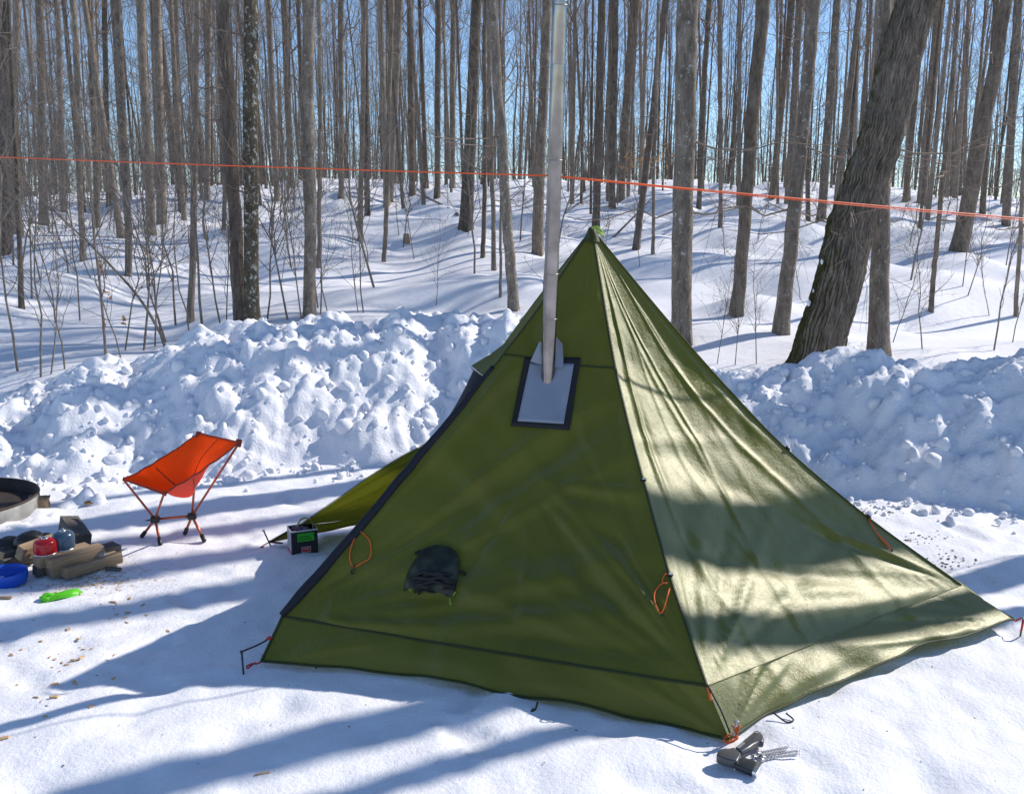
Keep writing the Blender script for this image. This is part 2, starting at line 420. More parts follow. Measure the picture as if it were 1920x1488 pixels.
def stamp(cx, cy, r, sink, squash=0.9, ref=None):
    i0, i1 = np.searchsorted(by_, [cy - r * 1.4, cy + r * 1.4]); j0, j1 = np.searchsorted(bx_, [cx - r * 1.4, cx + r * 1.4])
    if i1 - i0 < 2 or j1 - j0 < 2: return
    sx = BX[i0:i1, j0:j1] - cx; sy = BY[i0:i1, j0:j1] - cy
    an = np.arctan2(sy, sx); ph = brng.uniform(0, 6.28, 3)
    rr = r * (1 + .16 * np.sin(2 * an + ph[0]) + .12 * np.sin(3 * an + ph[1]) + .07 * np.sin(5 * an + ph[2]))
    q = 1 - (sx ** 2 + sy ** 2) / rr ** 2
    ci, cj = min((i0 + i1) // 2, len(by_) - 1), min((j0 + j1) // 2, len(bx_) - 1)
    top = (BZ0[ci, cj] if ref is None else ref) - sink * r + np.sqrt(np.clip(q, 0, 1)) * r * squash
    if brng.random() < .3 and ref is None:     # broken blocks: flat tilted tops
        top = BZ0[ci, cj] - sink * r + np.minimum(1, 2.2 * np.clip(q, 0, 1)) * r * squash * .8 + (sx * brng.normal(0, .35) + sy * brng.normal(0, .35))
    if ref is None:
        gy = (BZ0[min(ci + 4, len(by_) - 1), cj] - BZ0[max(ci - 4, 0), cj]) / .16; gx = (BZ0[ci, min(cj + 4, len(bx_) - 1)] - BZ0[ci, max(cj - 4, 0)]) / .16
        tilt = np.clip([gx, gy], -.9, .9) * .75 + brng.normal(0, .22, 2); top = top + (sx * tilt[0] + sy * tilt[1])
    if ref is not None: top = ref - .05 + np.clip(q, 0, 1) ** .8 * r * squash * .8 + .16 * r * fbm(sx / r * 2.5 + ph[0], sy / r * 2.5, 3)
    top = top + .10 * r * vnoise2(sx / r * 2.2 + ph[0], sy / r * 2.2 + ph[1])
    BZ[i0:i1, j0:j1] = np.where(q > 0, np.maximum(BZ[i0:i1, j0:j1], top), BZ[i0:i1, j0:j1])
for _ in range(3000):
    cx = brng.uniform(-6.4, 6.4); T = np.interp(cx, tx, tt)
    dn = brng.uniform(-.12, 1.35) if brng.random() < .85 else brng.uniform(-.35, .2)
    cy = T + dn * 1.25
    r = min(.13, .026 * math.exp(brng.exponential(.5)))
    if dn < 0: r = min(r, .06)
    if cx > .8: r *= 1.1
    stamp(cx, cy, r, brng.uniform(.2, .8), brng.uniform(.6, 1.05))
for cx, cy, r in ((-3.95, 6.65, .42), (-2.72, 5.78, .07), (-2.62, 5.72, .06)): stamp(cx, cy, r, .15, 1.0, ref=.1)
for px, py, r in [(20, 992, .10), (60, 972, .11), (110, 950, .12), (120, 925, .13), (135, 958, .08), (40, 980, .09), (5, 990, .11), (90, 970, .09), (118, 900, .09), (130, 935, .10), (150, 915, .09), (105, 885, .10), (140, 895, .1), (75, 985, .06), (125, 975, .06)]:
    _p = at_z(px, py, 0)
    for _k in range(3): stamp(_p[0] + brng.normal(0, .03), _p[1] + .05 + brng.normal(0, .03), r * brng.uniform(.5, 1), .45, .85, ref=0.0)
def billow(x, y, o, sx=0):
    return sum(np.abs(vnoise2(x * 2 ** k + 5.1 * k + sx, y * 2 ** k + 2.7 * k)) * .55 ** k for k in range(o))
_bw = sm(-.05, .15, DN) * (1 - .75 * TB)
_wx = BX + .05 * vnoise2(BX * 5, BY * 5); _wy = BY + .05 * vnoise2(BX * 5 + 9, BY * 5 + 4)
for _k in range(3):
    BZ[1:-1] = .5 * BZ[1:-1] + .25 * (BZ[:-2] + BZ[2:]); BZ[:, 1:-1] = .5 * BZ[:, 1:-1] + .25 * (BZ[:, :-2] + BZ[:, 2:])
BZ += _bw * (.06 * (billow(_wx * 3.2, _wy * 3.2, 2) - .4) + .055 * (billow(_wx * 6, _wy * 6, 5) - .45) + .016 * (1 - billow(_wx * 10 + 3, _wy * 10, 3)))
BZ += sm(-.05, .1, DN) * (.016 * fbm(BX * 9, BY * 9, 4) + .006 * vnoise2(BX * 32, BY * 32)) * (1 - .8 * TB)
mask = BZ > Zg(BX, BY) - .07
Fb = gridF(len(by_), len(bx_)); mv = mask.ravel()
Fb = Fb[mv[Fb].any(1)]
used = np.unique(Fb); remap = np.zeros(mv.size, int); remap[used] = np.arange(len(used))
tag(mk('snow_bank', np.stack([BX, BY, BZ], -1).reshape(-1, 3)[used], remap[Fb], M_BANK), kind='structure')
def Zbank(x, y):
    j = int(np.clip((x + 6.5) / .02, 0, len(bx_) - 1)); i = int(np.clip((y - 4.7) / .02, 0, len(by_) - 1))
    return max(BZ[i, j], float(Zg(x, y)))
# loose clods lying on the bank: too many to count
def clod(r):
    bm = bmesh.new(); bmesh.ops.create_icosphere(bm, subdivisions=2, radius=r)
    V, G = from_bm(bm)
    ph = brng.uniform(0, 30, 3)
    n = fbm(V[:, 0] / r * 1.1 + ph[0], V[:, 1] / r * 1.1 + V[:, 2] / r * .9 + ph[1], 3)
    V = V * (1 + .38 * n)[:, None] * brng.uniform(.7, 1.2, 3)
    for _k in range(3):      # broken flat faces
        c = brng.normal(0, 1, 3); c /= np.linalg.norm(c)
        dd = V @ c; V = V - np.clip(dd - brng.uniform(.4, .7) * r, 0, None)[:, None] * c
    return V, G
pool = [clod(1.0) for _ in range(14)]
gs = []
for _ in range(1900):
    cx = brng.uniform(-4.8, 4.6); T = np.interp(cx, tx, tt)
    cy = T + (brng.uniform(-.05, .98) if brng.random() < .8 else -abs(brng.normal(0, .16))) * 1.2
    r = min(.06, .011 * math.exp(brng.exponential(.55)))
    if cy < T: r = min(r, .045)
    V, G = pool[brng.integers(14)]
    a = brng.uniform(0, 6.28); Rm = np.array([[math.cos(a), -math.sin(a), 0], [math.sin(a), math.cos(a), 0], [0, 0, 1]])
    gs.append(((V * r) @ Rm.T + np.array([cx, cy, Zbank(cx, cy) + r * .1]), G))
g = join(*gs)
tag(mk('snow_clods', g[0], g[1], M_BANK), 'loose broken snow clods scattered over the plowed bank', 'snow', kind='stuff')

# ------------------------------------------------------------------ trees
def nrm(v): return v / (np.linalg.norm(v, axis=-1, keepdims=True) + 1e-9)
def grow(P, Rr, k, l0, l1, spread, rg, tmin=.3, up=.25, n=4, rmin=.0035, rfrac=.6):
    M, m, _ = P.shape
    idx = np.repeat(np.arange(M), k); t = rg.uniform(tmin, .97, M * k) * (m - 1)
    i = np.minimum(t.astype(int), m - 2); f = (t - i)[:, None]
    base = P[idx, i] * (1 - f) + P[idx, i + 1] * f
    r = (Rr[idx, i] * (1 - f[:, 0]) + Rr[idx, i + 1] * f[:, 0]) * rfrac
    L = np.linalg.norm(P[:, -1] - P[:, 0], axis=1)[idx] * rg.uniform(l0, l1, M * k)
    T = nrm(P[idx, i + 1] - P[idx, i])
    side = nrm(np.cross(T, rg.normal(0, 1, (M * k, 3))))
    a = rg.uniform(spread[0], spread[1], M * k)[:, None]
    D = nrm(T * np.cos(a) + side * np.sin(a))
    s = np.linspace(0, 1, n)[None, :, None]
    bend = rg.normal(0, .16, (M * k, 1, 3)) + np.array([0, 0, up])
    Q = base[:, None] + L[:, None, None] * (D[:, None] * s + bend * s ** 2)
    Q[:, 1:-1] += rg.normal(0, .035, (M * k, n - 2, 3)) * L[:, None, None]
    q = np.maximum(r, rmin)[:, None] * np.linspace(1, .45, n)[None]
    return Q, q
def make_crown(seed, H=17.0, zmin=.30, low=11, main=26, k2=5, k3=4):
    rg = np.random.default_rng(seed)
    def prim(zf, L, el, r):
        n = len(zf); az = rg.uniform(0, 6.283, n); s = np.linspace(0, 1, 6)[None, :, None]
        D = np.stack([np.cos(az) * np.cos(el), np.sin(az) * np.cos(el), np.sin(el)], -1)
        b = np.stack([np.zeros(n), np.zeros(n), zf * H], -1)
        up = np.array([0, 0, 1.0])
        Q = b[:, None] + L[:, None, None] * (D[:, None] * s + (rg.normal(0, .14, (n, 1, 3)) + .22 * up) * s ** 2)
        Q[:, 1:-1] += rg.normal(0, .03, (n, 4, 3)) * L[:, None, None]
        return Q, r[:, None] * np.linspace(1, .25, 6)[None]
    zl = rg.uniform(.07, .42, low) if zmin < .5 else (rg.uniform(.65, .8, low) if low < 4 else np.concatenate([rg.uniform(.08, .3, low - 2), rg.uniform(.62, .8, 2)])); A = prim(zl, rg.uniform(.5, 2.1, low), R(1) * rg.uniform(-15, 45, low), rg.uniform(.006, .014, low))
    zm = np.sort(np.maximum(rg.uniform(zmin, .97, main) ** .9, zmin))
    Lm = (1 - zm) * 4.2 + .9; B = prim(zm, Lm * rg.uniform(.7, 1.15, main), R(1) * rg.uniform(30, 68, main), .010 + Lm * .0058)
    gs = [tubes(*A, 4), tubes(*B, 5)]
    A2 = grow(*A, 5, .25, .55, (.5, 1.1), rg, .25, .05, 4, .0032); gs.append(tubes(*A2, 3))
    A3 = grow(*A2, 2, .3, .6, (.5, 1.0), rg, .3, .05, 3, .0028); gs.append(tubes(*A3, 3))
    B2 = grow(*B, k2, .25, .6, (.4, .9), rg, .25, .25, 4, .0045); gs.append(tubes(*B2, 3))
    B3 = grow(*B2, k3, .3, .65, (.4, .9), rg, .25, .2, 4, .0036); gs.append(tubes(*B3, 3))
    B4 = grow(*B3, 1, .35, .7, (.4, .9), rg, .3, .1, 3, .003); gs.append(tubes(*B4, 3))
    return join(*gs)
def trunk_geo(P0, D, r0, r1, z1, H, seed, sides=14, rough=.06, fur=0.0, low=5.0, flare=.16, rings=None):
    """tapered trunk from P0 along D: radius r0 at base, r1 at length z1, thin at H"""
    rg = np.random.default_rng(seed)
    s = np.concatenate([np.linspace(-.25, low, rings or 46), np.linspace(low, H, 16)[1:]])
    rad = np.interp(s, [-.3, 0, z1, H], [r0, r0, r1, .018])
    rad = rad * (1 + flare * np.exp(-np.clip(s + .1, 0, 9) / .16) + .08 * np.exp(-np.clip(s, 0, 9) / .8))
    wob = np.cumsum(rg.normal(0, .004, (len(s), 2)), 0); wob -= wob[0]
    wob = wob - np.linspace(0, 1, len(s))[:, None] * wob[-1] * .7
    U = np.cross(D, [0, 1, 0]); U /= np.linalg.norm(U); W = np.cross(U, D)
    a = np.linspace(0, 2 * math.pi, sides, endpoint=False)
    A, Sg = np.meshgrid(a, s)
    ca, sa = np.cos(A) * 1.2 + seed % 97, np.sin(A) * 1.2
    n = fbm(ca * 1.4 + Sg * .35, sa * 1.4 + Sg * 1.3, 3) * rough + .03 * vnoise2(ca + Sg * .4, sa + 5)
    if fur:
        wv = A / (2 * math.pi) * 42 + .55 * vnoise2(Sg * 1.6, A * 2.5)
        rd = np.abs(((wv + .35 * vnoise2(Sg * 7, wv * .9)) % 1.0) - .5) * 2
        n = n + fur * (sm(.15, .6, rd) - .6) + .025 * vnoise2(Sg * 16, A * 16)
    n = n + .18 * np.exp(-np.clip(Sg, 0, 9) / .2) * np.cos(A * 4 + seed)
    r = rad[:, None] * (1 + n)
    C = P0 + s[:, None] * D + wob[:, :1] * U + wob[:, 1:] * W
    V = C[:, None] + r[..., None] * (np.cos(A)[..., None] * U + np.sin(A)[..., None] * W)
    return V.reshape(-1, 3), [gridF(len(s), sides, True)]
NV = 7
crowns = [make_crown(100 + k) for k in range(NV)]
crown_me = []
for k in range(NV):
    o = mk('branches', crowns[k][0], crowns[k][1], M_TWIG); crown_me.append(o.data); bpy.data.objects.remove(o)
_g = make_crown(555, zmin=.60, low=5, main=18); _o = mk('branches', _g[0], _g[1], M_TWIG); high_crown = _o.data; bpy.data.objects.remove(_o)
_g = make_crown(556, zmin=.64, low=3, main=16); _o = mk('branches', _g[0], _g[1], M_TWIG); bole_crown = _o.data; bpy.data.objects.remove(_o)
def link_child(name, me, parent):
    o = bpy.data.objects.new(name, me); COL.objects.link(o); o.parent = parent; return o
def base_on_ground(px, py):
    d = ray(px, py); ts = np.geomspace(7.2, 110, 3000) / d[1]
    p = CP + ts[:, None] * d; below = p[:, 2] < Zg(p[:, 0], p[:, 1]) + .01
    return p[np.argmax(below)] if below.any() else p[-1]
GROUP_T = 'bare grey hardwoods standing on the snowy slope'
LAB_T = 'bare grey-brown hardwood trunk rising from the snowy slope behind the camp'
tcount = 0
def hand_tree(bx, by, txp, wb, wt, mat=None, label=None, name='bare_tree', H=17.0, ty=0, Yfix=None, **kw):
    global tcount
    tcount += 1
    B = base_on_ground(bx, by) if Yfix is None else at_y(bx, by, Yfix)
    B[2] = float(Zg(B[0], B[1])) if Yfix is None else B[2]
    T = at_y(txp, ty, B[1]); L = np.linalg.norm(T - B); D = (T - B) / L
    depth = lambda p: (p[1]) * cp + (CAM_H - p[2]) * sp
    r0 = .88 * wb / F_PX * depth(B) / 2; r1 = .88 * wt / F_PX * depth(T) / 2
    r1 = min(r1, r0 * 1.05)
    Hh = max(H * (0.75 + r0 * 1.6), L * 1.35)
    t = Thing(name, label or LAB_T, 'tree', B, None if label else GROUP_T)
    mats = [M_BARK, M_BARK, M_BARK2]
    t.part('trunk', trunk_geo(B, D, r0, r1, L, Hh, tcount * 7 + 3, low=max(L * 1.05, 4.5), **kw), mat or mats[tcount % 3])
    c = link_child('branches', crown_me[tcount % NV], t.o)
    if B[0] > .8 and B[1] < 15: c.data = high_crown
    q = Vector((0, 0, 1)).rotation_difference(Vector(D))
    c.rotation_mode = 'QUATERNION'; c.rotation_quaternion = q @ Matrix.Rotation(random.uniform(0, 6.28), 3, 'Z').to_quaternion()
    c.scale = (Hh / 17 * .9, Hh / 17 * .9, Hh / 17)
    return t, B, D, r0
hero, HB, HD, HR = hand_tree(1524, 692, 1704, 96, 80, M_BARKH, 'thick leaning furrowed tree with green moss along its left side', 'leaning_tree', fur=.075, sides=180, rings=190, rough=.05, flare=.10, H=15)
for k, (px, py, r) in enumerate(((1541, 490, .026), (1517, 568, .03), (1525, 545, .018))):
    p = at_y(px, py, HB[1] - .12); V, G = pool[k]
    hero.part('snow_patch', (V * np.array([r * .6, r * .5, r]) + p, G), M_BANK)
HT = [  # base px, base py, top px (y=0), width base, width top, material, label
 (8, 474, 4, 26, 24, M_BARKD, 'dark thick trunk at the slope edge where the orange line begins'),
 (452, 607, 416, 27, 26, M_BARKD, 'brown rough-barked trunk standing tight beside the blotched lichen trunk'),
 (475, 614, 471, 31, 29, M_BARK3, 'upright trunk blotched with pale lichen and olive moss above the bank'),
 (580, 596, 584, 24, 25, M_BARK2, 'pale lichen-flecked upright trunk just behind the left bank crest'),
 (873, 426, 893, 27, 22, M_BARK, 'trunk with broad flared foot beside a fallen branch on the slope'),
 (963, 580, 927, 22, 19, M_BARK2, 'blotchy slim trunk leaning over the left tent ridge'),
 (1008, 476, 1026, 24, 20, M_BARK, 'straight grey trunk directly left of the stove pipe'),
 (1276, 642, 1292, 41, 49, M_BARK2, 'broad speckled upright trunk rising behind the right tent ridge'),
 (1380, 588, 1430, 26, 33, M_BARK, 'grey trunk between the speckled trunk and the leaning mossy tree'),
 (1463, 624, 1530, 30, 27, M_BARK2, 'pale tilted trunk with a bent foot left of the leaning mossy tree'),
 (1648, 665, 1655, 40, 30, M_BARK2, 'upright trunk standing behind the leaning mossy tree'),
 (1797, 470, 1887, 34, 25, M_BARK, 'right-tilted trunk with undercut foot on the open slope'),
 (1118, 433, 1128, 15, 17, M_BARKD, 'dark trunk directly behind the tent peak'),
 (1193, 466, 1250, 14, 18, M_BARKD, 'dark crooked trunk tilting right beside a fallen stick'),
]
for a in HT: hand_tree(*a)
for a in [(40, 577, 14, 10, 8), (80, 420, 75, 15, 17, None, 'grey trunk near the dark thick edge trunk'), (156, 487, 135, 12, 20, None, 'trunk that thickens upward, left of the sapling clump'), (182, 425, 168, 13, 14), (240, 516, 220, 14, 20, None, 'crooked trunk with pale foot above the sapling clump'),
          (284, 438, 265, 18, 18, None, 'dark trunk ending among brushy saplings on the left slope'), (357, 602, 362, 14, 12, None, 'slim brown pole-straight trunk left of the rough brown trunk'), (520, 376, 502, 12, 12), (546, 350, 532, 14, 14), (598, 500, 600, 10, 9),
          (338, 396, 330, 9, 9), (676, 452, 682, 11, 11), (719, 490, 735, 9, 13), (730, 378, 748, 16, 22, None, 'stout trunk beyond the broken stump'), (773, 366, 770, 13, 14),
          (820, 372, 822, 12, 13), (848, 352, 850, 12, 12), (905, 482, 910, 9, 10, None, 'thin straight trunk left of the blotchy leaning trunk'), (927, 506, 914, 10, 8), (937, 556, 948, 6, 5, None, 'finger-thin stem rising beside the blotchy leaning trunk'),
          (1148, 387, 1152, 14, 15), (1163, 376, 1190, 17, 19, None, 'grey tilted trunk beyond the tent peak'), (1226, 476, 1236, 7, 7, None, 'pencil-thin trunk just right of the dark crooked trunk'), (1350, 425, 1352, 8, 8), (1448, 372, 1484, 14, 15),
          (1540, 412, 1570, 19, 16, None, 'grey trunk on a hummock seen left of the leaning mossy tree'), (1727, 382, 1762, 18, 19), (1745, 582, 1800, 10, 9, None, 'slim pale trunk on open snow right of the leaning mossy tree'), (1886, 422, 1910, 16, 17), (1398, 478, 1420, 7, 8),
          (1490, 470, 1515, 8, 8), (1700, 372, 1712, 12, 13), (1842, 402, 1868, 12, 12), (640, 372, 640, 11, 12), (120, 395, 108, 11, 12),
          (20, 410, 30, 14, 15), (205, 385, 196, 10, 11), (388, 372, 392, 12, 13), (420, 430, 424, 9, 9), (1310, 392, 1330, 10, 12), (1905, 592, 1935, 8, 8)]:
    hand_tree(*a)
# random trees deeper in the wood and beyond the frame on the sun side
vt = []
for k in range(6):
    r0 = [.11, .14, .17, .12, .20, .09][k]
    V, G = trunk_geo(np.zeros(3), np.array([0, 0, 1.]), r0, r0 * .72, 8, 17.0, 900 + k, sides=9, rings=26, low=9)
    o = mk('trunk', V, G, [M_BARK, M_BARK2, M_BARKD][k % 3]); vt.append(o.data); bpy.data.objects.remove(o)
def free_tree(x, y, k, sc, lean, label=LAB_T, group=GROUP_T, z=None, sxy=1.0):
    t = Thing('bare_tree', label, 'tree', (x, y, float(Zg(x, y)) if z is None else z), group)
    t.o.rotation_euler = (lean[0], lean[1], random.uniform(0, 6.28)); t.o.scale = (sc * sxy, sc * sxy, sc)
    t.trunk = link_child('trunk', vt[k % 6], t.o); c = t.crown = link_child('branches', crown_me[k % NV], t.o); c.rotation_euler = (0, 0, random.uniform(0, 6.28))
    return t
trng = np.random.default_rng(5)
pts = []
while len(pts) < 205:
    y = 17 + 58 * trng.random() ** .8; x = trng.uniform(-.60, .60) * y
    if any((x - a) ** 2 + (y - b) ** 2 < (.9 if y < 40 else .5) ** 2 for a, b in pts): continue
    if y < 24 and trng.random() < .6: continue
    pts.append((x, y))
LABB = 'slim bare trunk crowded deep in the grey wood behind the slope'
for k, (x, y) in enumerate(pts):
    free_tree(x, y, int(trng.integers(42)), trng.uniform(.75, 1.15), trng.normal(0, .035, 2), LABB, 'slim trunks deep in the wood', sxy=trng.uniform(.28, .72))
SUNP = lambda s, t: (-SH[1] * s + SH[0] * t, SH[0] * s + SH[1] * t)
# trees to the right of the camp (their shadows cross the tent and the snow)
LABS = 'roadside bare tree beyond the right end of the snow bank'
for s, t, r, k in ((2.93, 8.2, .145, 1), (2.60, 7.4, .07, 5), (4.42, 9.0, .16, 2), (4.95, 11.0, .17, 4), (5.45, 10.5, .12, 0), (.9, 9.0, .1, 3)):
    x, y = SUNP(s, t)
    tr = free_tree(x, y, k, 1.25, (0, 0), LABS, 'roadside trees right of the camp')
    tr.crown.data = bole_crown
    sx_ = .8 * r / [.11, .14, .17, .12, .20, .09][k]
    tr.trunk.scale = (sx_, sx_, 1)
for _ in range(22):
    y = trng.uniform(11, 45); x = .62 * y + trng.uniform(.5, 16)
    if -SH[1] * x + SH[0] * y < 9.5: continue
    free_tree(x, y, int(trng.integers(42)), trng.uniform(.8, 1.1), trng.normal(0, .03, 2), LABS, 'roadside trees right of the camp')
# far wood reads as one mass
frng = np.random.default_rng(11)
FN = 600
fy = frng.uniform(72, 135, FN); fx = frng.uniform(-.62, .62, FN) * fy
fz = Zg(fx, fy); fh = frng.uniform(13, 20, FN); fr = frng.uniform(.05, .13, FN)
B0 = np.stack([fx, fy, fz - .2], -1); top = B0 + np.stack([frng.normal(0, .7, FN), frng.normal(0, .7, FN), fh], -1)
s4 = np.linspace(0, 1, 4)[None, :, None]
P = B0[:, None] * (1 - s4) + top[:, None] * s4; P[:, 1:3] += frng.normal(0, .12, (FN, 2, 3))
Rr = fr[:, None] * np.array([1, .8, .5, .12])[None]
gs = [tubes(P, Rr, 5)]
b1 = grow(P, Rr * .3, 13, .08, .24, (.5, 1.1), frng, .14, .3, 4, .013); gs.append(tubes(*b1, 3))
us = 800; uy = frng.uniform(52, 105, us); ux = frng.uniform(-.6, .6, us) * uy
U0 = np.stack([ux, uy, Zg(ux, uy) - .1], -1); U1 = U0 + np.stack([frng.normal(0, .3, us), frng.normal(0, .3, us), frng.uniform(1.5, 4.5, us)], -1)
UP = U0[:, None] * (1 - s4) + U1[:, None] * s4; UR = np.tile(np.array([.02, .017, .013, .006]), (us, 1)); gs.append(tubes(UP, UR, 3))
u1 = grow(UP, UR, 9, .2, .5, (.4, 1.0), frng, .15, .15, 3, .008); gs.append(tubes(*u1, 3))
b2 = grow(*b1, 3, .3, .7, (.4, .9), frng, .2, .15, 3, .008); gs.append(tubes(*b2, 3))
g = join(*gs)
tag(mk('far_wood', g[0], g[1], M_BARK), 'dense far wood of bare grey trunks closing off the horizon', 'wood', kind='stuff')

# saplings and whips
def make_sapling(seed, h=3.0):
    rg = np.random.default_rng(seed); s = np.linspace(0, 1, 9)
    P = np.stack([np.cumsum(rg.normal(0, .035, 9)) * h * .3, np.cumsum(rg.normal(0, .035, 9)) * h * .3, s * h], -1); P -= P[0]
    P[0, 2] -= .15
    A = (P[None], (.014 * (1 - .75 * s))[None])
    b = grow(*A, 13, .14, .42, (.4, 1.0), rg, .18, .18, 5, .0042, .6); c = grow(*b, 4, .25, .6, (.4, .9), rg, .25, .1, 4, .003)
    e = grow(*c, 2, .3, .6, (.4, .9), rg, .3, .05, 3, .0025)
    return join(tubes(*A, 7), tubes(*b, 4), tubes(*c, 3), tubes(*e, 3))
sap_me = []
for k in range(8):
    g = make_sapling(300 + k); o = mk('sapling', g[0], g[1], M_SAP); sap_me.append(o.data); bpy.data.objects.remove(o)
GS = 'thin leafless saplings poking through the snow'
LS = 'thin leafless sapling poking up through the snow among the trees'
def sapling(B, h, k, thick=1.0, lean=(0, 0), label=LS, group=GS):
    o = bpy.data.objects.new('sapling', sap_me[k % 8]); COL.objects.link(o); o.location = tuple(B)
    o.scale = (h / 3 * thick, h / 3 * thick, h / 3); o.rotation_euler = (lean[0], lean[1], random.uniform(0, 6.28))
    return tag(o, label, 'sapling', group)
for k, (px, py, h) in enumerate([(32, 695, 2.6), (75, 706, 2.2), (95, 700, 1.6), (120, 690, 1.8), (198, 672, 3.0), (225, 668, 1.5), (234, 655, 1.9), (268, 655, 2.6), (292, 648, 2.0),
      (312, 640, 2.4), (355, 628, 2.2), (415, 610, 2.4), (425, 612, 1.6), (500, 600, 2.3), (540, 598, 2.6), (565, 600, 1.9), (600, 592, 2.0), (615, 590, 1.5), (682, 585, 2.0),
      (672, 585, 1.4), (818, 572, 1.1), (290, 560, 2.8), (150, 600, 2.2), (60, 560, 2.6), (170, 520, 2.0), (440, 560, 2.5), (690, 500, 2.2), (776, 485, 2.1), (748, 440, 2.3),
      (1345, 680, .9), (1378, 682, 1.0), (1418, 680, 1.1), (1624, 660, 1.6), (1730, 652, 1.4), (1865, 655, 2.0), (1675, 640, 1.2), (1805, 535, 1.6), (1500, 560, 1.1), (1580, 440, 1.5), (1120, 430, 1.4), (1640, 430, 1.6),
      (1200, 500, 1.2), (1855, 590, 1.2), (1900, 640, 1.3)]):
    sapling(base_on_ground(px, py), h, k, 1.0, trng.normal(0, .09, 2))
n = 0
while n < 72:
    y = trng.uniform(9.5, 34); x = trng.uniform(-.58, .58) * y
    if x > -.2 * y and trng.random() < .55: continue
    sapling((x, y, float(Zg(x, y))), trng.uniform(1.2, 3.6), int(trng.integers(8)), 1.0 + y * .012, trng.normal(0, .12, 2)); n += 1
# bent stem arching across the left saplings
c = curve([at_y(312, 645, 9.3), at_y(262, 560, 9.3), at_y(190, 480, 9.4), at_y(100, 395, 9.6), at_y(20, 330, 9.8)], 20)
c[0, 2] -= .1
tag(mk('bent_sapling', *tubes(c, np.linspace(.016, .005, 20), 7), M_SAP), 'long bent sapling slanting leftwards over the bank crest', 'sapling')
# beech saplings with a few dry leaves
def leaf(p, s):
    a = rng.uniform(0, 6.28, 3); L = np.array([[0, 0, 0], [.4, .35, .12], [1, 0, -.05], [.4, -.35, .12]]) * s
    from mathutils import Euler
    return L @ np.array(Euler(a).to_matrix()).T + p, [np.array([[0, 1, 2], [0, 2, 3]])]
for (px, py, leaves, lab) in ((198, 672, [(187, 492), (190, 505), (183, 497), (200, 548), (204, 560), (196, 603), (194, 612), (199, 608)], 'curled dry tan leaves clinging to a sapling above the bank'),
                              (232, 655, [(233, 598), (236, 606), (231, 603)], 'small tuft of dry tan leaves on a low sapling')):
    B = base_on_ground(px, py)
    g = join(*[leaf(at_y(u, v, B[1]), .05) for u, v in leaves for _ in range(2)])
    tag(mk('dry_leaves', g[0], g[1], M_LEAF, smooth=False), lab, 'leaves', kind='stuff')
# faded beech leaves still on a far sapling
g = join(*[leaf(at_y(rng.normal(1215, 28), rng.normal(300, 18), 26 + rng.normal(0, .6)), .09) for _ in range(150)])
tag(mk('beech_leaves', g[0], g[1], M_LEAF, smooth=False), 'faint copper leaves on an understory beech behind the orange line', 'leaves', kind='stuff')
# fallen branches, stump
def stick(pts, r, lab, name='fallen_branch'):
    c = curve(pts, 14); g1 = tubes(c, np.linspace(r, r * .4, 14), 6, True)
    b = grow(c[None], np.linspace(r, r * .4, 14)[None], 5, .15, .35, (.4, .9), rng, .3, .1, 4, r * .3); g2 = tubes(*b, 4)
    tag(mk(name, *join(g1, g2), M_SAP), lab, 'branch')
b = base_on_ground(858, 405); e = base_on_ground(780, 380)
stick([b + [0, 0, .05], (b + e) / 2 + [0, 0, .25], e + [0, 0, .30]], .05, 'fallen branch lying against the flared-foot trunk')
b = base_on_ground(1150, 445)
stick([b, at_y(1190, 405, b[1]), at_y(1222, 372, b[1])], .03, 'fallen stick propped against the dark crooked trunk')
b = base_on_ground(763, 455)
tag(mk('tree_stump', *trunk_geo(b, np.array([0, 0, 1.]), .07, .065, .2, .22, 5, sides=12, low=.2, rings=8), M_WOOD), 'small broken brown stump standing alone in open snow', 'stump')

# ------------------------------------------------------------------ tent
APEX = at_y(1110, 430, 4.35)
SEAM_Z = .16
S = {'L': at_z(530, 1155, SEAM_Z), 'N': at_z(1325, 1285, SEAM_Z), 'R': at_z(1802, 1096, SEAM_Z), 'W': at_z(560, 985, .13)}
G_ = {'L': at_z(490, 1240, .01), 'N': at_z(1368, 1386, .0), 'R': at_z(1900, 1161, .05), 'W': at_z(505, 1016, .04)}
G_['F'] = np.array([.20, 6.0, .0]); G_['T'] = np.array([2.0, 5.35, .0])
S['F'] = np.array([.22, 5.86, .15]); S['T'] = np.array([1.86, 5.25, .15])
NVV = 90
def ridge(key, pix):
    """ridge curve apex -> seam corner; pixels are put on the upright plane through apex and corner"""
    s = S[key]; hd = s[:2] - APEX[:2]; nn = np.array([hd[1], -hd[0], 0])
    pts = [APEX]
    for px, py in pix:
        d = ray(px, py); t = np.dot(nn, APEX - CP) / np.dot(nn, d); pts.append(CP + t * d)
    pts.append(s)
    c = curve(pts, 400)
    l = np.concatenate([[0], np.cumsum(np.linalg.norm(np.diff(c, axis=0), axis=1))]); l /= l[-1]
    return lambda v: np.stack([np.interp(v, l, c[:, k]) for k in range(3)], -1)
RD = {'L': ridge('L', [(1005, 585), (880, 745), (782, 862), (668, 998)]),
      'N': ridge('N', [(1147, 655), (1172, 770), (1207, 905), (1256, 1080)]),
      'R': ridge('R', [(1205, 545), (1290, 645), (1380, 745), (1475, 842), (1622, 966)]),
      'W': ridge('W', [(1030, 532), (950, 640), (872, 756), (812, 822), (752, 856), (687, 897), (640, 930)])}
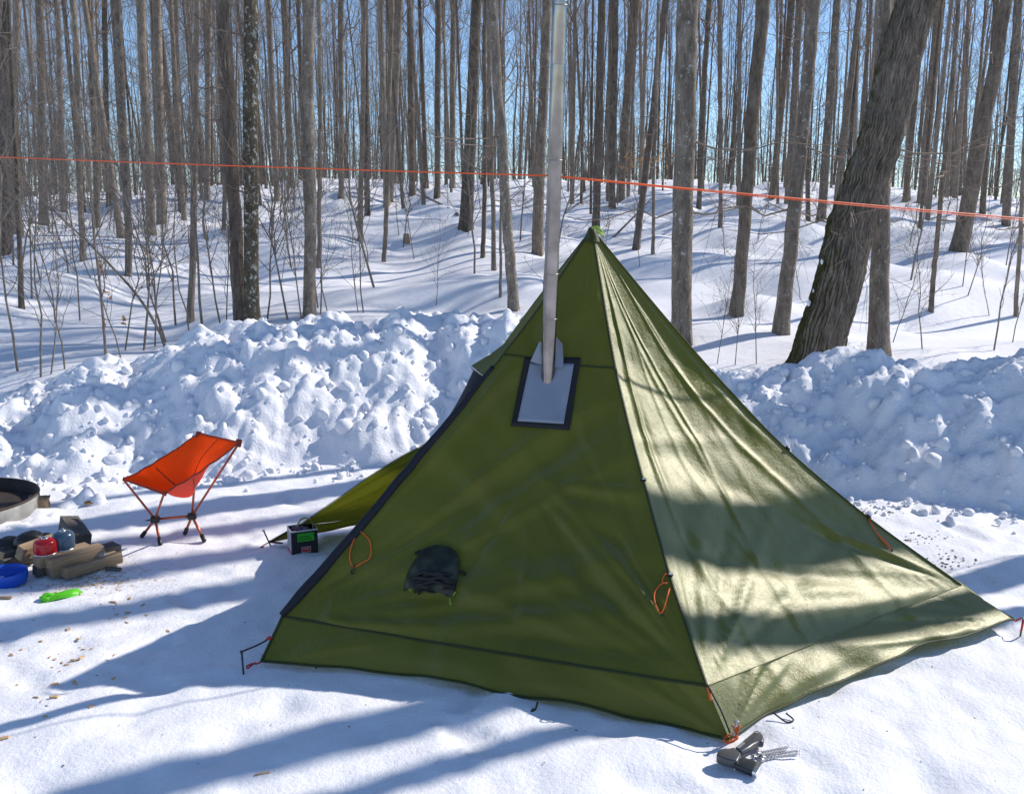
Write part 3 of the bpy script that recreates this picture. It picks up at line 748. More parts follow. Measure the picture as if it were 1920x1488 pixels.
def straight(key):
    def f(v):
        v = np.asarray(v)[..., None]; p = APEX * (1 - v) + S[key] * v
        c = np.array([APEX[0], APEX[1], 0]); sg = 4 * v * (1 - v)
        return p + (c - p) * np.array([1, 1, 0]) * sg * .06 - np.array([0, 0, .05]) * sg
    return f
RD['F'] = straight('F'); RD['T'] = straight('T')
tent = Thing('pyramid_tent', 'olive green six-sided pyramid hot tent pitched on packed snow', 'tent', (APEX[0], APEX[1], 0.0))
def creases(V, K, dirs, lo, hi, n, amp, r0, seed, w=.035):
    """tension folds fanning out of corner K in the panel frame dirs=(e1,e2): angles lo..hi"""
    rg = np.random.default_rng(seed); q = V - K
    a = q @ dirs[0]; b = q @ dirs[1]; r = np.hypot(a, b); th = np.arctan2(b, a); out = np.zeros(len(V))
    for t in rg.uniform(lo, hi, n):
        ww = w * rg.uniform(.5, 1.6); rr = r0 * rg.uniform(.5, 1.4)
        bend = .12 * np.sin(r * rg.uniform(1, 3) + rg.uniform(0, 6))
        out += rg.choice([-1, 1], p=[.45, .55]) * rg.uniform(.4, 1) * np.exp(-((th - t - bend * .4) / ww) ** 2) * (r / rr) * np.exp(1 - r / rr)
    return out * amp
PAN = {}
def panel(k1, k2, v0=0.0, v1=1.0, u0=0.0, u1=1.0, nu=100, seed=1, fans=(), wr=1.0, belly=.03, skirt=True, name='panel', label=None, lift=.0):
    v = np.linspace(v0, v1, int(NVV * (v1 - v0)) + 2); u = np.linspace(u0, u1, nu)
    A = RD[k1](v); B = RD[k2](v)
    P = A[:, None] * (1 - u[None, :, None]) + B[:, None] * u[None, :, None]
    n = np.cross(S[k2] - S[k1], APEX - S[k1]); n /= np.linalg.norm(n)
    if np.dot(n, S[k1] - np.array([APEX[0], APEX[1], 0])) < 0: n = -n
    UU, VV = np.meshgrid(u, v)
    edge = 4 * UU * (1 - UU)
    off = -belly * edge * np.sin(np.clip(VV, 0, 1) * math.pi * .62) ** 1.0
    Pf = P.reshape(-1, 3); o = off.ravel()
    e1 = S[k2] - S[k1]; e1 = e1 / np.linalg.norm(e1); e2 = np.cross(n, e1); e2 = e2 if e2[2] > 0 else -e2
    env = (np.clip(edge.ravel() * 3, 0, 1)) * np.clip(VV.ravel() * 4, 0, 1)
    for f in fans:
        o = o + creases(Pf, f[0], (e1, e2), R(f[1]), R(f[2]), f[3], f[4], f[5], f[6], f[7] if len(f) > 7 else .035) * (.25 + .75 * env)
    a = Pf @ e1; b = Pf @ e2
    o = o + wr * (.004 * fbm(a * 5 + seed, b * 3, 3) + .0016 * vnoise2(a * 22, b * 16)) * env
    Pf = Pf + o[:, None] * n
    g = [(Pf, [gridF(len(v), nu)])]
    if skirt:
        w = np.linspace(0, 1, 14); top = Pf.reshape(len(v), nu, 3)[-1]
        bot = G_[k1] * (1 - u[:, None]) + G_[k2] * u[:, None]
        hn = np.array([n[0], n[1], 0]); hn /= np.linalg.norm(hn)
        ed = 4 * u * (1 - u)
        bot = bot - hn * (.05 * ed)[:, None] + hn * (.022 * vnoise2(u * 9 + seed, u * 0 + 2) * np.sqrt(ed))[:, None]
        bot[:, 2] += .012 * (1 + vnoise2(u * 7 + seed * 3, u * 0)) * ed
        Q = top[None] * (1 - w[:, None, None]) + bot[None] * w[:, None, None]
        bul = np.sin(w * math.pi)[:, None] * (.012 * ed + .02 * ed * vnoise2(u * 12 + seed, u * 0 + 7))[None]
        Q = Q + hn * bul[..., None]
        g.append((Q.reshape(-1, 3), [gridF(14, nu)]))
        # folds in the skirt fanning out of the ground corners
        V = g[1][0]
        env2 = np.tile(np.clip(ed * 2, 0, 1), 14) * np.repeat(np.sin(w * math.pi) ** .7, nu)
        for kk, lo, hi in ((k1, 2, 40), (k2, 140, 178)):
            V = V + (creases(V, G_[kk], (e1, e2), R(lo), R(hi), 7, .022, .3, seed * 5 + len(kk), .05) * (.2 + .8 * env2))[:, None] * hn
        g[1] = (V, g[1][1])
        PAN[k1 + k2 + 's'] = g[1][0].reshape(14, nu, 3)
    PAN[k1 + k2] = Pf.reshape(len(v), nu, 3)
    PAN[k1 + k2 + 'n'] = n
    gg = join(*g)
    gg = (gg[0] - lift * n, gg[1])
    return tent.part(name, gg, M_TENTC if k1 == 'N' else M_TENT, label=label), gg
sL, sN, sR = S['L'], S['N'], S['R']
_, gLN = panel('L', 'N', nu=130, seed=2, belly=.035, fans=[
    (sL, 4, 62, 15, .017, .8, 31, .036), (sN, 100, 172, 11, .016, .9, 32, .042), (APEX, -112, -68, 5, .005, .9, 33, .05),
    (at_z(1070, 806, .98) * 0 + (sL * .33 + sN * .30 + APEX * .37), -110, 20, 9, .014, .55, 34, .06)], name='panel', label='shaded panel with the stove jack and dark pouch')
_, gNR = panel('N', 'R', nu=150, seed=4, belly=.045, wr=1.0, fans=[
    (sN, 8, 78, 9, .011, .35, 41, .035), (sR, 118, 176, 10, .018, .6, 42, .04), (APEX, -112, -50, 16, .0055, 1.0, 43, .016),
    (sN * .1 + sR * .45 + APEX * .45, 150, 290, 10, .006, .6, 44, .04)], name='panel', label='sunlit crinkled panel crossed by tree shadows')
panel('R', 'T', nu=60, seed=6, fans=[(sR, 10, 80, 6, .015, .6, 61)])
panel('T', 'F', nu=60, seed=7)
_, gFW = panel('F', 'W', nu=90, seed=8, belly=.06, fans=[(S['W'], 118, 176, 9, .02, .8, 81, .05), (S['W'], 140, 178, 6, .014, 1.2, 82, .03)], label='slack rear panel seen through the open door')
# door side: only the head of the panel is closed, the vent hood juts out above the dark mesh
VD = .385
_, gWL = panel('W', 'L', v1=VD, nu=40, seed=9, belly=-.02, skirt=False, name='door_head')
NW = PAN['WLn']
# door side edges: dark rolled door mesh along the L ridge
def strip(c, side, w, off):
    """flat tape along curve c, widened along side, lifted along off (vectors per point)"""
    c = np.asarray(c); V = np.concatenate([c - side * w / 2 + off, c + side * w / 2 + off, c + side * w / 2 + off * .2, c - side * w / 2 + off * .2])
    n = len(c); i = np.arange(n - 1)
    F = np.concatenate([np.stack([i + a * n, i + 1 + a * n, i + 1 + b * n, i + b * n], -1) for a, b in ((0, 1), (1, 2), (2, 3), (3, 0))])
    return V, [F]
def outward(c):
    d = c - np.array([APEX[0], APEX[1], 0]); d = d * np.array([1, 1, 0]); d /= np.linalg.norm(d, axis=1, keepdims=True) + 1e-6
    return d * .7 + np.array([0, 0, .7])
v = np.linspace(VD - .02, 1.0, 60)
cL = RD['L'](v); out = outward(cL)
inW = nrm(RD['W'](v) - cL)
wd = np.interp(v, [VD, .5, .75, .95, 1], [.010, .016, .019, .022, .014])
cr = cL + inW * (wd * .15)[:, None] + out * .004
tent.part('rolled_door', tubes(cr + .002 * np.stack([vnoise2(v * 30, v * 0), vnoise2(v * 30, v * 0 + 4), vnoise2(v * 30, v * 0 + 8)], -1), wd, 12, True), M_NAVY, label='dark rolled door mesh along the left ridge')
# vent hood: stiff brim pushed out from the door head, dark mesh below it
hw, hl = RD['W'](np.array([VD]))[0], RD['L'](np.array([VD]))[0]
u = np.linspace(0, 1, 24); brim = []
for rr, dz, oo in ((-.16, .11, .004), (-.08, .05, .035), (0, 0, .075), (.012, -.012, .078)):
    base = RD['W'](np.array([VD + rr * .55]))[0] * (1 - u[:, None]) + RD['L'](np.array([VD + rr * .55]))[0] * u[:, None]
    brim.append(base + NW * (oo * np.sin(u * math.pi) ** .6)[:, None] + NW * .004)
tent.part('vent_hood', (np.array(brim).reshape(-1, 3), [gridF(4, 24)]), M_TENT)
tent.part('hood_trim', cord([brim[3][i] for i in (0, 5, 12, 18, 23)], .0045, 30, 6), M_REFL)
vb = np.linspace(VD, VD + .16, 10); me_ = []
for k, vv in enumerate(vb):
    a, b = RD['W'](np.array([vv]))[0], RD['L'](np.array([vv]))[0]
    f = k / 9; lft = a * (1 - f * .75) + b * f * .75
    row = lft * (1 - u[:, None]) + b * u[:, None]
    me_.append(row + NW * (.06 * (1 - f) ** 1.2 * np.sin(u * math.pi) ** .7 + .006)[:, None])
tent.part('vent_mesh', (np.array(me_).reshape(-1, 3), [gridF(10, 24)]), M_NAVY)
# seam tapes on the ridges and along the skirt seam
vr = np.linspace(.0, 1, 80)
for k in 'LNRWFT':
    c = RD[k](vr); o_ = outward(c); T_ = nrm(np.gradient(c, axis=0)); sd = nrm(np.cross(T_, o_))
    tent.part('ridge_tape', strip(c, sd, .012, o_ * .004), M_SEAM)
def surf_tape(P, n, w, lift=.004):
    T_ = nrm(np.gradient(P, axis=0)); sd = nrm(np.cross(T_, n)); return strip(P, sd, w, np.tile(n * lift, (len(P), 1)))
for k in ('LN', 'NR', 'RT', 'FW'):
    tent.part('skirt_seam', surf_tape(PAN[k][-1], PAN[k + 'n'], .012 if k == 'LN' else .004, .003), M_SEAM if k != 'NR' else M_TENT)
    hem = PAN[k + 's'][-1]; n_ = PAN[k + 'n'] * np.array([1, 1, 0])
    tent.part('hem', tubes(hem + n_ * .002 + [0, 0, .004], np.full(len(hem), .0055), 5), M_SEAM)
tent.part('cross_seam', surf_tape(PAN['LN'][int(91 * .335)], PAN['LNn'], .008, .004), M_SEAM)
hemL = np.linspace(0, 1, 12)[:, None]
tent.part('hem', tubes(S['L'] * (1 - hemL) + G_['L'] * hemL, np.full(12, .007), 6, True), M_SEAM)
hemW = np.linspace(0, 1, 12)[:, None]
tent.part('hem', tubes(S['W'] * (1 - hemW) + G_['W'] * hemW, np.full(12, .007), 6, True), M_SEAM)
# centre pole and the peak
tent.part('centre_pole', tubes(np.array([[APEX[0], APEX[1], -.02], [APEX[0], APEX[1], .9], [APEX[0], APEX[1], APEX[2] - .02]]), np.full(3, .013), 12, True), M_STAKE)
tent.part('peak_cap', lathe([(.002, .012), (.016, .008), (.024, -.015), (.042, -.055)], APEX, 20), M_SEAM)
kp = APEX + np.array([.012, -.03, -.005])
tent.part('peak_loop', cord([kp + [-.014, 0, .012], kp + [.004, -.012, .016], kp + [.022, -.016, .004], kp + [.034, -.02, -.022], kp + [.020, -.026, -.012], kp + [.004, -.02, .004]], .0062, 30, 6), M_LIME)

def bvh(g):
    F = [f for G in g[1] for f in G.tolist()]
    return BVHTree.FromPolygons([tuple(p) for p in g[0]], F)
BV = {'LN': bvh(gLN), 'NR': bvh(gNR), 'FW': bvh(gFW)}
def hit(key, px, py, lift=0.0):
    d = Vector(ray(px, py)).normalized(); loc, nn, i, dist = BV[key].ray_cast(Vector(CP), d)
    if loc is None: loc = Vector(CP) + d * 4; nn = -d
    if nn.dot(d) > 0: nn = -nn
    return np.array(loc + nn * lift), np.array(nn)
# stove jack: black frame with a grey silicone window
def quadgrid(key, c, nu, nv, lift, drop=None):
    c = np.array(c, float); pts = []
    for a in np.linspace(0, 1, nv):
        for b in np.linspace(0, 1, nu):
            p = (c[0] * (1 - b) + c[1] * b) * (1 - a) + (c[3] * (1 - b) + c[2] * b) * a
            q, nn = hit(key, *p); pts.append(q + PAN['LNn'] * lift)
    V = np.array(pts).reshape(nv, nu, 3)
    for _ in range(3):     # the stiff patch smooths the cloth under it
        V[1:-1] = .5 * V[1:-1] + .25 * (V[:-2] + V[2:]); V[:, 1:-1] = .5 * V[:, 1:-1] + .25 * (V[:, :-2] + V[:, 2:])
    n = nv * nu; Vb = V.reshape(-1, 3) - PAN['LNn'] * .006
    rim = np.concatenate([np.arange(nu), np.arange(1, nv) * nu + nu - 1, (n - 2 - np.arange(nu - 1)), np.arange(nv - 2, 0, -1) * nu])
    r2 = np.roll(rim, -1)
    return np.concatenate([V.reshape(-1, 3), Vb]), [gridF(nv, nu), np.stack([rim, rim + n, r2 + n, r2], -1)]
tent.part('jack_frame', quadgrid('LN', [(985, 671), (1089, 672), (1068, 807), (959, 799)], 16, 20, .009), M_BLACK)
jw = tent.part('jack_window', quadgrid('LN', [(995, 683), (1077, 684), (1058, 796), (972, 791)], 16, 20, .0135), M_JACK)
nLN = PAN['LNn']
def sheet(c, nu=10, nv=10, bulge=.01, n=None, th=.0025):
    c = np.array(c); a, b = np.meshgrid(np.linspace(0, 1, nv), np.linspace(0, 1, nu), indexing='ij')
    V = ((c[0] * (1 - b[..., None]) + c[1] * b[..., None]) * (1 - a[..., None]) + (c[3] * (1 - b[..., None]) + c[2] * b[..., None]) * a[..., None])
    V = V + (n if n is not None else nLN) * (bulge * np.sin(a * math.pi) * np.sin(b * 2.4))[..., None]
    return V.reshape(-1, 3), [gridF(nv, nu)]
pj = lambda px, py, l: hit('LN', px, py)[0] + nLN * l
tent.part('jack_flap', sheet([pj(1017, 652, .055), pj(1021, 652, .055), pj(1020, 690, .03), pj(996, 681, .016)], bulge=.008), M_JACK, under=None)
tent.part('jack_flap', sheet([pj(1043, 636, .05), pj(1060, 656, .055), pj(1058, 694, .020), pj(1038, 693, .03)], bulge=-.014), M_JACK)

# stove pipe through the jack
PB = hit('LN', 1029, 706)[0] + nLN * .012; PT = at_y(1050, 1, PB[1] - .20)
PD = (PT - PB) / np.linalg.norm(PT - PB); PL = np.linalg.norm(PT - PB)
pfoot = PB - PD * ((PB[2] - .40) / PD[2])
pipe = Thing('stove_pipe', 'tall stainless steel stove pipe rising from the grey tent jack', 'stove pipe', (pfoot[0], pfoot[1], 0.0))
def pl(py):       # distance along the pipe for an image row
    ts = np.linspace(-.3, PL, 900); p = PB + ts[:, None] * PD - CP
    z = p[:, 1] * cp - p[:, 2] * sp; yy = PH / 2 - (p[:, 1] * sp + p[:, 2] * cp) / z * F_PX
    return float(np.interp(-py, -yy, ts))
pr = .0300
joints = [-np.linalg.norm(PB - pfoot), -.03, pl(597), pl(513), pl(120), PL]
for a, b in zip(joints[:-1], joints[1:]):
    rr = pr * (1 + .0 * a)
    pipe.part('pipe_section', (lambda L: lathe([(rr, 0), (rr, L * .33), (rr, L * .66), (rr, L - .004), (rr * .985, L)], PB + PD * a, 40, PD))(b - a), M_STEEL)
for py in (597, 513, 300, 10):
    pipe.part('joint_ring', lathe([(pr + .0002, -.0025), (pr + .0011, -.0015), (pr + .0011, .0015), (pr + .0002, .0025)], PB + PD * pl(py), 40, PD), M_RING)
su = np.cross(PD, [0, 1, 0]); su /= np.linalg.norm(su); sv = np.cross(su, PD)
sdir = su * .80 - sv * .60
sdir = sdir if sdir[1] < 0 else su * .80 + sv * .60
pipe.part('rolled_seam', tubes(np.array([PB + PD * t_ + sdir * pr for t_ in np.linspace(-.02, PL - .01, 30)]), np.full(30, .0016), 6, True), M_RING)
pipe.part('spark_arrestor', lathe([(pr * .96, -.03), (pr * .96, .006), (pr * .7, .009), (0.0005, .009)], PT, 40, PD), M_RING)
for py in (300, 120):
    a = PB + PD * pl(py) + sdir * pr
    pipe.part('wire_tie', cord([a, a + su * .012 + [0, 0, .004], a + su * .02 + [0, 0, -.006], a + su * .008 - [0, 0, .01]], .0012, 16, 5), M_STAKE)
pipe.part('stove_body', box((pfoot[0], pfoot[1], .28), (.22, .38, .22), (0, 0, .2), .01), M_RUST)
for dx in (-.09, .09):
    for dy in (-.15, .15):
        pipe.part('stove_leg', tubes(np.array([[pfoot[0] + dx, pfoot[1] + dy, .2], [pfoot[0] + dx * 1.2, pfoot[1] + dy * 1.1, -.01]]), np.full(2, .006), 6, True), M_RUST)

# orange line, touching the back of the pipe
pk = PB + PD * pl(329) + np.array([0, pr + .004, 0])
lend, rend = at_y(-560, 268, 7.2), at_y(2680, 469, 6.24)
def catl(a, b, n, sag):
    t_ = np.linspace(0, 1, n)[:, None]; p = a * (1 - t_) + b * t_; p[:, 2] -= (4 * t_ * (1 - t_) * sag)[:, 0]; return p
pl_, pr_ = catl(lend, pk, 30, .015), catl(pk, rend, 30, .015)
tag(mk('orange_line', *tubes(np.concatenate([pl_, pr_[1:]]), np.full(59, .0037), 6, True), M_LINE), 'taut bright orange cord stretched between trees behind the stove pipe', 'cord')
r2 = pr_ + np.stack([np.zeros(30), np.linspace(0, .02, 30), -.003 - .007 * np.sin(np.linspace(0, 1, 30) * 3.1)], -1)
tag(mk('orange_tail_cord', *tubes(r2, np.full(30, .0018), 6, True), M_LINE), 'thinner slack orange strand doubled under the taut line right of the pipe', 'cord')
x, y = lend[0] - .13, lend[1]
free_tree(x, y, 1, 1.0, (0, 0), 'tree the orange line is tied to, left of the fire ring', None, z=float(Zg(x, y)) - .1)

# tie-outs, loops and hooks on the tent
def tieout(p, nn, along, w=.022, h=.014):
    g = box((0, 0, 0), (w, h, .012), (0, 0, 0), .003)
    q = Vector((0, 0, 1)).rotation_difference(Vector(nn)).to_matrix()
    return g[0] @ np.array(q).T + p + nn * .006, g[1]
def ridge_pt(k, py):
    vv = np.linspace(0, 1, 500); c = RD[k](vv) - CP
    z = c[:, 1] * cp - c[:, 2] * sp; yy = PH / 2 - (c[:, 1] * sp + c[:, 2] * cp) / z * F_PX
    return RD[k](np.array([np.interp(py, yy, vv)]))[0]
for k, py in (('L', 848), ('N', 900), ('R', 842)):
    p = ridge_pt(k, py); nn = outward(p[None])[0]; nn /= np.linalg.norm(nn)
    t_ = tent.part('tie_out', tieout(p, nn, None), M_BLACK)
    tent.part('reflective_tab', tieout(p + nn * .004, nn, None, .016, .006), M_REFL, under=t_)
def hook(p, s=.018):
    return cord([p, p + [.004, -.004, -s * .5], p + [.0, -.004, -s], p + [-.010, -.004, -s * 1.3], p + [-.004, -.004, -s * 1.9], p + [.008, -.004, -s * 1.7]], .0032, 22, 6)
def guy(k, py, key, loop, hk):
    p = ridge_pt(k, py); nn = outward(p[None])[0]; nn /= np.linalg.norm(nn)
    t_ = tent.part('tie_out', tieout(p, nn, None), M_BLACK)
    tent.part('reflective_tab', tieout(p + nn * .004, nn, None, .016, .006), M_REFL, under=t_)
    pts = [hit(key, x, y, .008)[0] for x, y in loop]
    tent.part('guy_loop', cord([p + nn * .008] + pts, .0028, 50, 6), M_CORD_O, under=t_)
    tent.part('hook', hook(hit(key, *hk, .01)[0]), M_HUB, under=t_)
guy('L', 994, 'LN', [(684, 1002), (695, 1018), (695, 1045), (680, 1056), (664, 1062), (657, 1048), (659, 1025), (668, 1005)], (663, 1060))
guy('N', 1078, 'LN', [(1247, 1078), (1243, 1092), (1252, 1094), (1240, 1096), (1229, 1112), (1227, 1132), (1236, 1150), (1246, 1140), (1256, 1105), (1262, 1098)], (1240, 1148))
guy('R', 970, 'NR', [(1632, 985), (1645, 1003), (1660, 1018), (1668, 1032), (1662, 1024), (1648, 1008), (1636, 990)], (1668, 1030))
tent.part('wand', cord([ridge_pt('R', 970), ridge_pt('R', 970) + [-.01, 0, .02], ridge_pt('R', 970) + [-.02, 0, .035]], .0016, 8, 5), M_CORD_R)
# the dark pouch hanging on the shaded panel
pc, pn = hit('LN', 816, 1070); ex = nrm(np.cross([0, 0, 1], -nLN)) * -1; ex = ex if ex[0] > 0 else -ex; ey = np.cross(nLN, ex); ey = ey if ey[2] > 0 else -ey
nu, nv = 36, 30; V = []
prof = [(.0, .30), (.08, .62), (.2, .82), (.4, .93), (.65, 1.0), (.85, 1.0), (1.0, .92)]
for a in np.linspace(0, 1, nv):
    wv = np.interp(a, *zip(*prof)) * .112
    for b in np.linspace(-1, 1, nu):
        dep = .005 + .055 * max(0, 1 - abs(b) ** 2.6) ** .6 * math.sin(min(1, a * 1.15 + .08) * math.pi * .62)
        fold = .007 * math.sin(b * 9 + a * 4) * a + .006 * float(vnoise2(b * 5 + 3, a * 6))
        V.append(pc + ex * (b * wv + .012 * (a - .5) * -1) + ey * (.105 - a * .195 - .012 * b * b * a) + nLN * (dep + fold))
po = tent.part('pouch', (np.array(V), [gridF(nv, nu)]), M_POUCH, label='dark green baggy pouch with lime ties')
for k, (y0, l0, w0) in enumerate(((1082, .062, 38), (1090, .058, 41), (1098, .050, 40), (1105, .040, 36), (1110, .026, 30))):
    fx_ = np.linspace(-1, 1, 9)
    tent.part('pouch_fold', cord([hit('LN', 816 + w0 * q_, y0 + 2.5 * math.sin(q_ * 5 + k * 2) + 3 * q_ * q_)[0] + nLN * (l0 * (1 - .75 * q_ ** 4)) for q_ in fx_], .0085 - .0006 * k, 40, 8), M_BLACK, under=po)
bm_rows = np.array(V).reshape(nv, nu, 3)[-1]
inner = [bm_rows * (1 - f) + (bm_rows.mean(0) + ey * .035 - nLN * .012) * f + nLN * .006 * np.sin(np.linspace(0, 22, nu))[:, None] * (1 if f else 0) for f in np.linspace(0, .85, 6)]
tent.part('pouch_mouth', (np.array(inner).reshape(-1, 3), [gridF(6, nu)]), M_BLACK, under=po)
for pts in ([(783, 1094), (778, 1102), (768, 1106), (774, 1108)], [(857, 1108), (852, 1116), (845, 1122), (847, 1133)]):
    tent.part('lime_tie', cord([hit('LN', x, y, .012)[0] for x, y in pts], .0028, 16, 6), M_LIME, under=po)
for px, py, d_ in ((785, 1037, -1), (868, 1077, 1)):
    a = hit('LN', px, py, .01)[0]
    tent.part('side_tab', box(a, (.03, .012, .012), (0, .4 * d_, 0), .003), M_BLACK, under=po)
for px, py in ((598, 1248), (1002, 1330)):
    a = at_z(px, py, .012)
    tent.part('hem_loop', cord([a + [.012, .02, .02], a + [.004, 0, .004], a + [-.012, -.014, 0], a + [-.004, .0, .004]], .004, 16, 6), M_SEAM)
hl_ = at_z(1478, 1350, .01)
tent.part('hem_loop', cord([hl_ + [-.05, .02, .02], hl_ + [-.01, -.01, .0], hl_ + [.02, .005, .0], hl_ + [0, .03, .012]], .003, 18, 6), M_CORD_B)

# corner guys and stakes
def stake(name_lab, base, top, mat, cap=M_STAKE):
    t_ = Thing('tent_stake', name_lab, 'tent stake', (base[0], base[1], 0))
    t_.part('shaft', tubes(np.array([base - (top - base) * .5, base, top]), np.array([.003, .004, .0042]), 8, True), mat)
    t_.part('head', box(top, (.014, .014, .007), (0, 0, .3), .002), cap); return t_
b0 = at_z(456, 1256, 0); t0 = at_y(453, 1221, b0[1])
stake('thin dark stake holding the black guy line at the left tent corner', b0, t0, M_STAKE_B, M_STAKE_B)
p1 = S['L'] * .55 + G_['L'] * .45
gl = tent.part('corner_guy', cord([t0, (t0 + p1) / 2 + [0, 0, -.004], p1], .0035, 18, 6), M_CORD_B)
tent.part('guy_adjuster', cord([p1 + (t0 - p1) * .06, p1 + (t0 - p1) * .12 + [0, 0, .006], p1 + (t0 - p1) * .22, p1], .0045, 16, 6), M_CORD_R, under=gl)
tent.part('peg_loop', cord([G_['L'], G_['L'] + [-.02, -.012, -.004], at_z(478, 1242, .008), at_z(465, 1252, .006), at_z(463, 1248, .01), at_z(474, 1243, .014)], .0035, 20, 6), M_CORD_R)
bN = at_z(1368, 1388, 0); tN = at_y(1381, 1352, bN[1] + .0)
stake('silver stake in red loops at the tent corner beside the hatchet', at_z(1374, 1384, 0), tN, M_STAKE)
for k, off in enumerate(((0, 0, 0), (.012, .004, .006), (-.012, .006, .004))):
    tent.part('peg_loop', cord([G_['N'] + [0, 0, .02], bN + [-.02, -.008, .014], bN + [-.012, -.022, .006], bN + [.012, -.016, .01] + np.array(off), bN + [.022, .0, .022], tN + [0, 0, -.02] + np.array(off)], .0036, 24, 6), M_CORD_O)
tent.part('corner_guy', cord([S['N'] + outward(S['N'][None])[0] * .01, (S['N'] + bN) / 2 + outward(S['N'][None])[0] * .03, bN + [0, 0, .03]], .0032, 16, 6), M_CORD_B)
tent.part('guy_adjuster', cord([S['N'] + outward(S['N'][None])[0] * .012 + [0, 0, -.01], S['N'] + outward(S['N'][None])[0] * .02 + [.004, -.008, -.035], S['N'] + outward(S['N'][None])[0] * .02 + [.008, -.008, -.055]], .0055, 10, 6), M_CORD_O)
bR = at_z(1914, 1186, 0); tR = at_y(1919, 1158, bR[1])
stake('stake with a red loop at the right tent corner', bR, tR, M_STAKE_B)
tent.part('peg_loop', cord([G_['R'], at_z(1905, 1163, .045), tR, bR + [0, -.004, .02], bR + [-.006, -.006, .01]], .004, 20, 6), M_CORD_R)
bW = at_z(508, 1024, 0); tW = at_y(494, 994, bW[1])
stake('slanted dark stake at the open door corner behind the black box', bW, tW, M_STAKE_B)
tent.part('corner_guy', cord([G_['W'], at_z(530, 1018, .04), bW + [-.01, 0, .03]], .004, 14, 6), M_CORD_B)
tent.part('peg_loop', cord([bW + [0, 0, .03], at_z(494, 1022, .02), at_z(488, 1026, .008), at_z(496, 1025, .01)], .0032, 14, 6), M_CORD_R)

# ------------------------------------------------------------------ camp chair
def foot(px, py): return at_z(px, py, .006)
ft = [foot(265, 1006), foot(301, 1022), foot(346, 1001), foot(384, 1015)]
hubL, hubR = at_y(291, 973, 5.02), at_y(360, 967, 5.07)
cA, cB = at_y(231, 898, 5.15), at_y(307, 926, 4.83); cC, cD = at_y(372, 812, 5.16), at_y(449, 829, 4.90)
chair = Thing('camp_chair', 'orange fabric folding camp chair with orange tube frame', 'chair', (ft[0] + ft[3]) / 2 * [1, 1, 0])
for h_, ids in ((hubL, (0, 1)), (hubR, (2, 3))):
    hb = chair.part('hub', box(h_, (.05, .045, .035), (0, 0, .3), .010, 3), M_HUB)
    chair.part('hub_spur', tubes(np.array([h_ + [-.02, 0, -.004], h_ + [-.055, 0, -.008]]), np.array([.005, .003]), 6, True), M_HUB, under=hb)
    for i in ids:
        lg = chair.part('leg', tubes(np.array([h_, ft[i] * .88 + h_ * .12]), np.array([.0075, .0075]), 10, True), M_ALU_O)
        d_ = nrm(ft[i] - h_)
        chair.part('foot_cap', tubes(np.array([ft[i] - d_ * .048, ft[i] - d_ * .045, ft[i] - d_ * .006, ft[i]]), np.array([.009, .0115, .0125, .009]), 12, True), M_HUB, under=lg)
chair.part('crossbar', tubes(np.array([hubL, hubR]), np.array([.0075, .0075]), 10, True), M_ALU_O)
for a, b in ((hubL, cA), (hubL, cB), (hubR, cC), (hubR, cD)):
    chair.part('pole', tubes(np.array([a, b]), np.array([.0068, .0062]), 10, True), M_ALU_O)
nu, nv = 40, 44; V = np.zeros((nv, nu, 3))
sn = nrm(np.cross(cB - cA, cC - cA)); sn = sn if sn[2] > 0 else -sn
for i, t_ in enumerate(np.linspace(0, 1, nv)):
    for j, s_ in enumerate(np.linspace(0, 1, nu)):
        p = (cA * (1 - s_) + cB * s_) * (1 - t_) + (cC * (1 - s_) + cD * s_) * t_
        cs = 4 * s_ * (1 - s_)
        seat = math.exp(-((t_ - .36) / .24) ** 2)
        edge = 4 * t_ * (1 - t_)
        dz = -.12 * seat * cs ** .8 * min(1, edge * 1.6) - .03 * cs * edge - .012 * edge
        e_in = (.5 - s_) * .03 * edge          # side edges pull inwards
        p = p + (cB - cA) * e_in + sn * dz * .75 + np.array([0, 0, dz * .35])
        p = p + sn * (.004 * float(vnoise2(s_ * 7, t_ * 7 + 3)) + .003 * math.sin(t_ * 30 + s_ * 9) * seat)
        V[i, j] = p
st_ = chair.part('sling', (V.reshape(-1, 3), [gridF(nv, nu)]), M_ORANGE)
rim = np.concatenate([V[0], V[1:, -1], V[-1, -2::-1], V[-2:0:-1, 0]]); rim = np.concatenate([rim, rim[:2]])
chair.part('edge_binding', tubes(rim, np.full(len(rim), .0048), 6), M_ORANGE_D, under=st_)
chair.part('sling_seam', tubes(V[16, 1:-1] + sn * .0015, np.full(nu - 2, .0036), 6), M_ORANGE_D, under=st_)
chair.part('sling_seam', tubes(V[17:-1, 20] + sn * .0010, np.full(nv - 18, .0026), 6), M_ORANGE_D, under=st_)
# hanging side gusset below the seat
lo = []
for f in np.linspace(0, 1, 8):
    row = V[6:27, -1] * (1 - f) + (V[6:27, 24] - np.array([0, 0, .012])) * f - np.array([0, 0, .022 * math.sin(f * 2.2)]) * np.sin(np.linspace(0, 1, 21) * math.pi)[:, None]
    lo.append(row)
chair.part('seat_gusset', (np.array(lo).reshape(-1, 3), [gridF(8, 21)]), M_ORANGE)
for q, w_ in ((cA, .02), (cB, .02), (cC, .028), (cD, .032)):
    chair.part('corner_pocket', box(q + nrm(V[22, 20] - q) * .008, (w_, w_ * .8, w_ * 1.3), (0, .25, .3), .007, 3), M_ORANGE_D, under=st_)

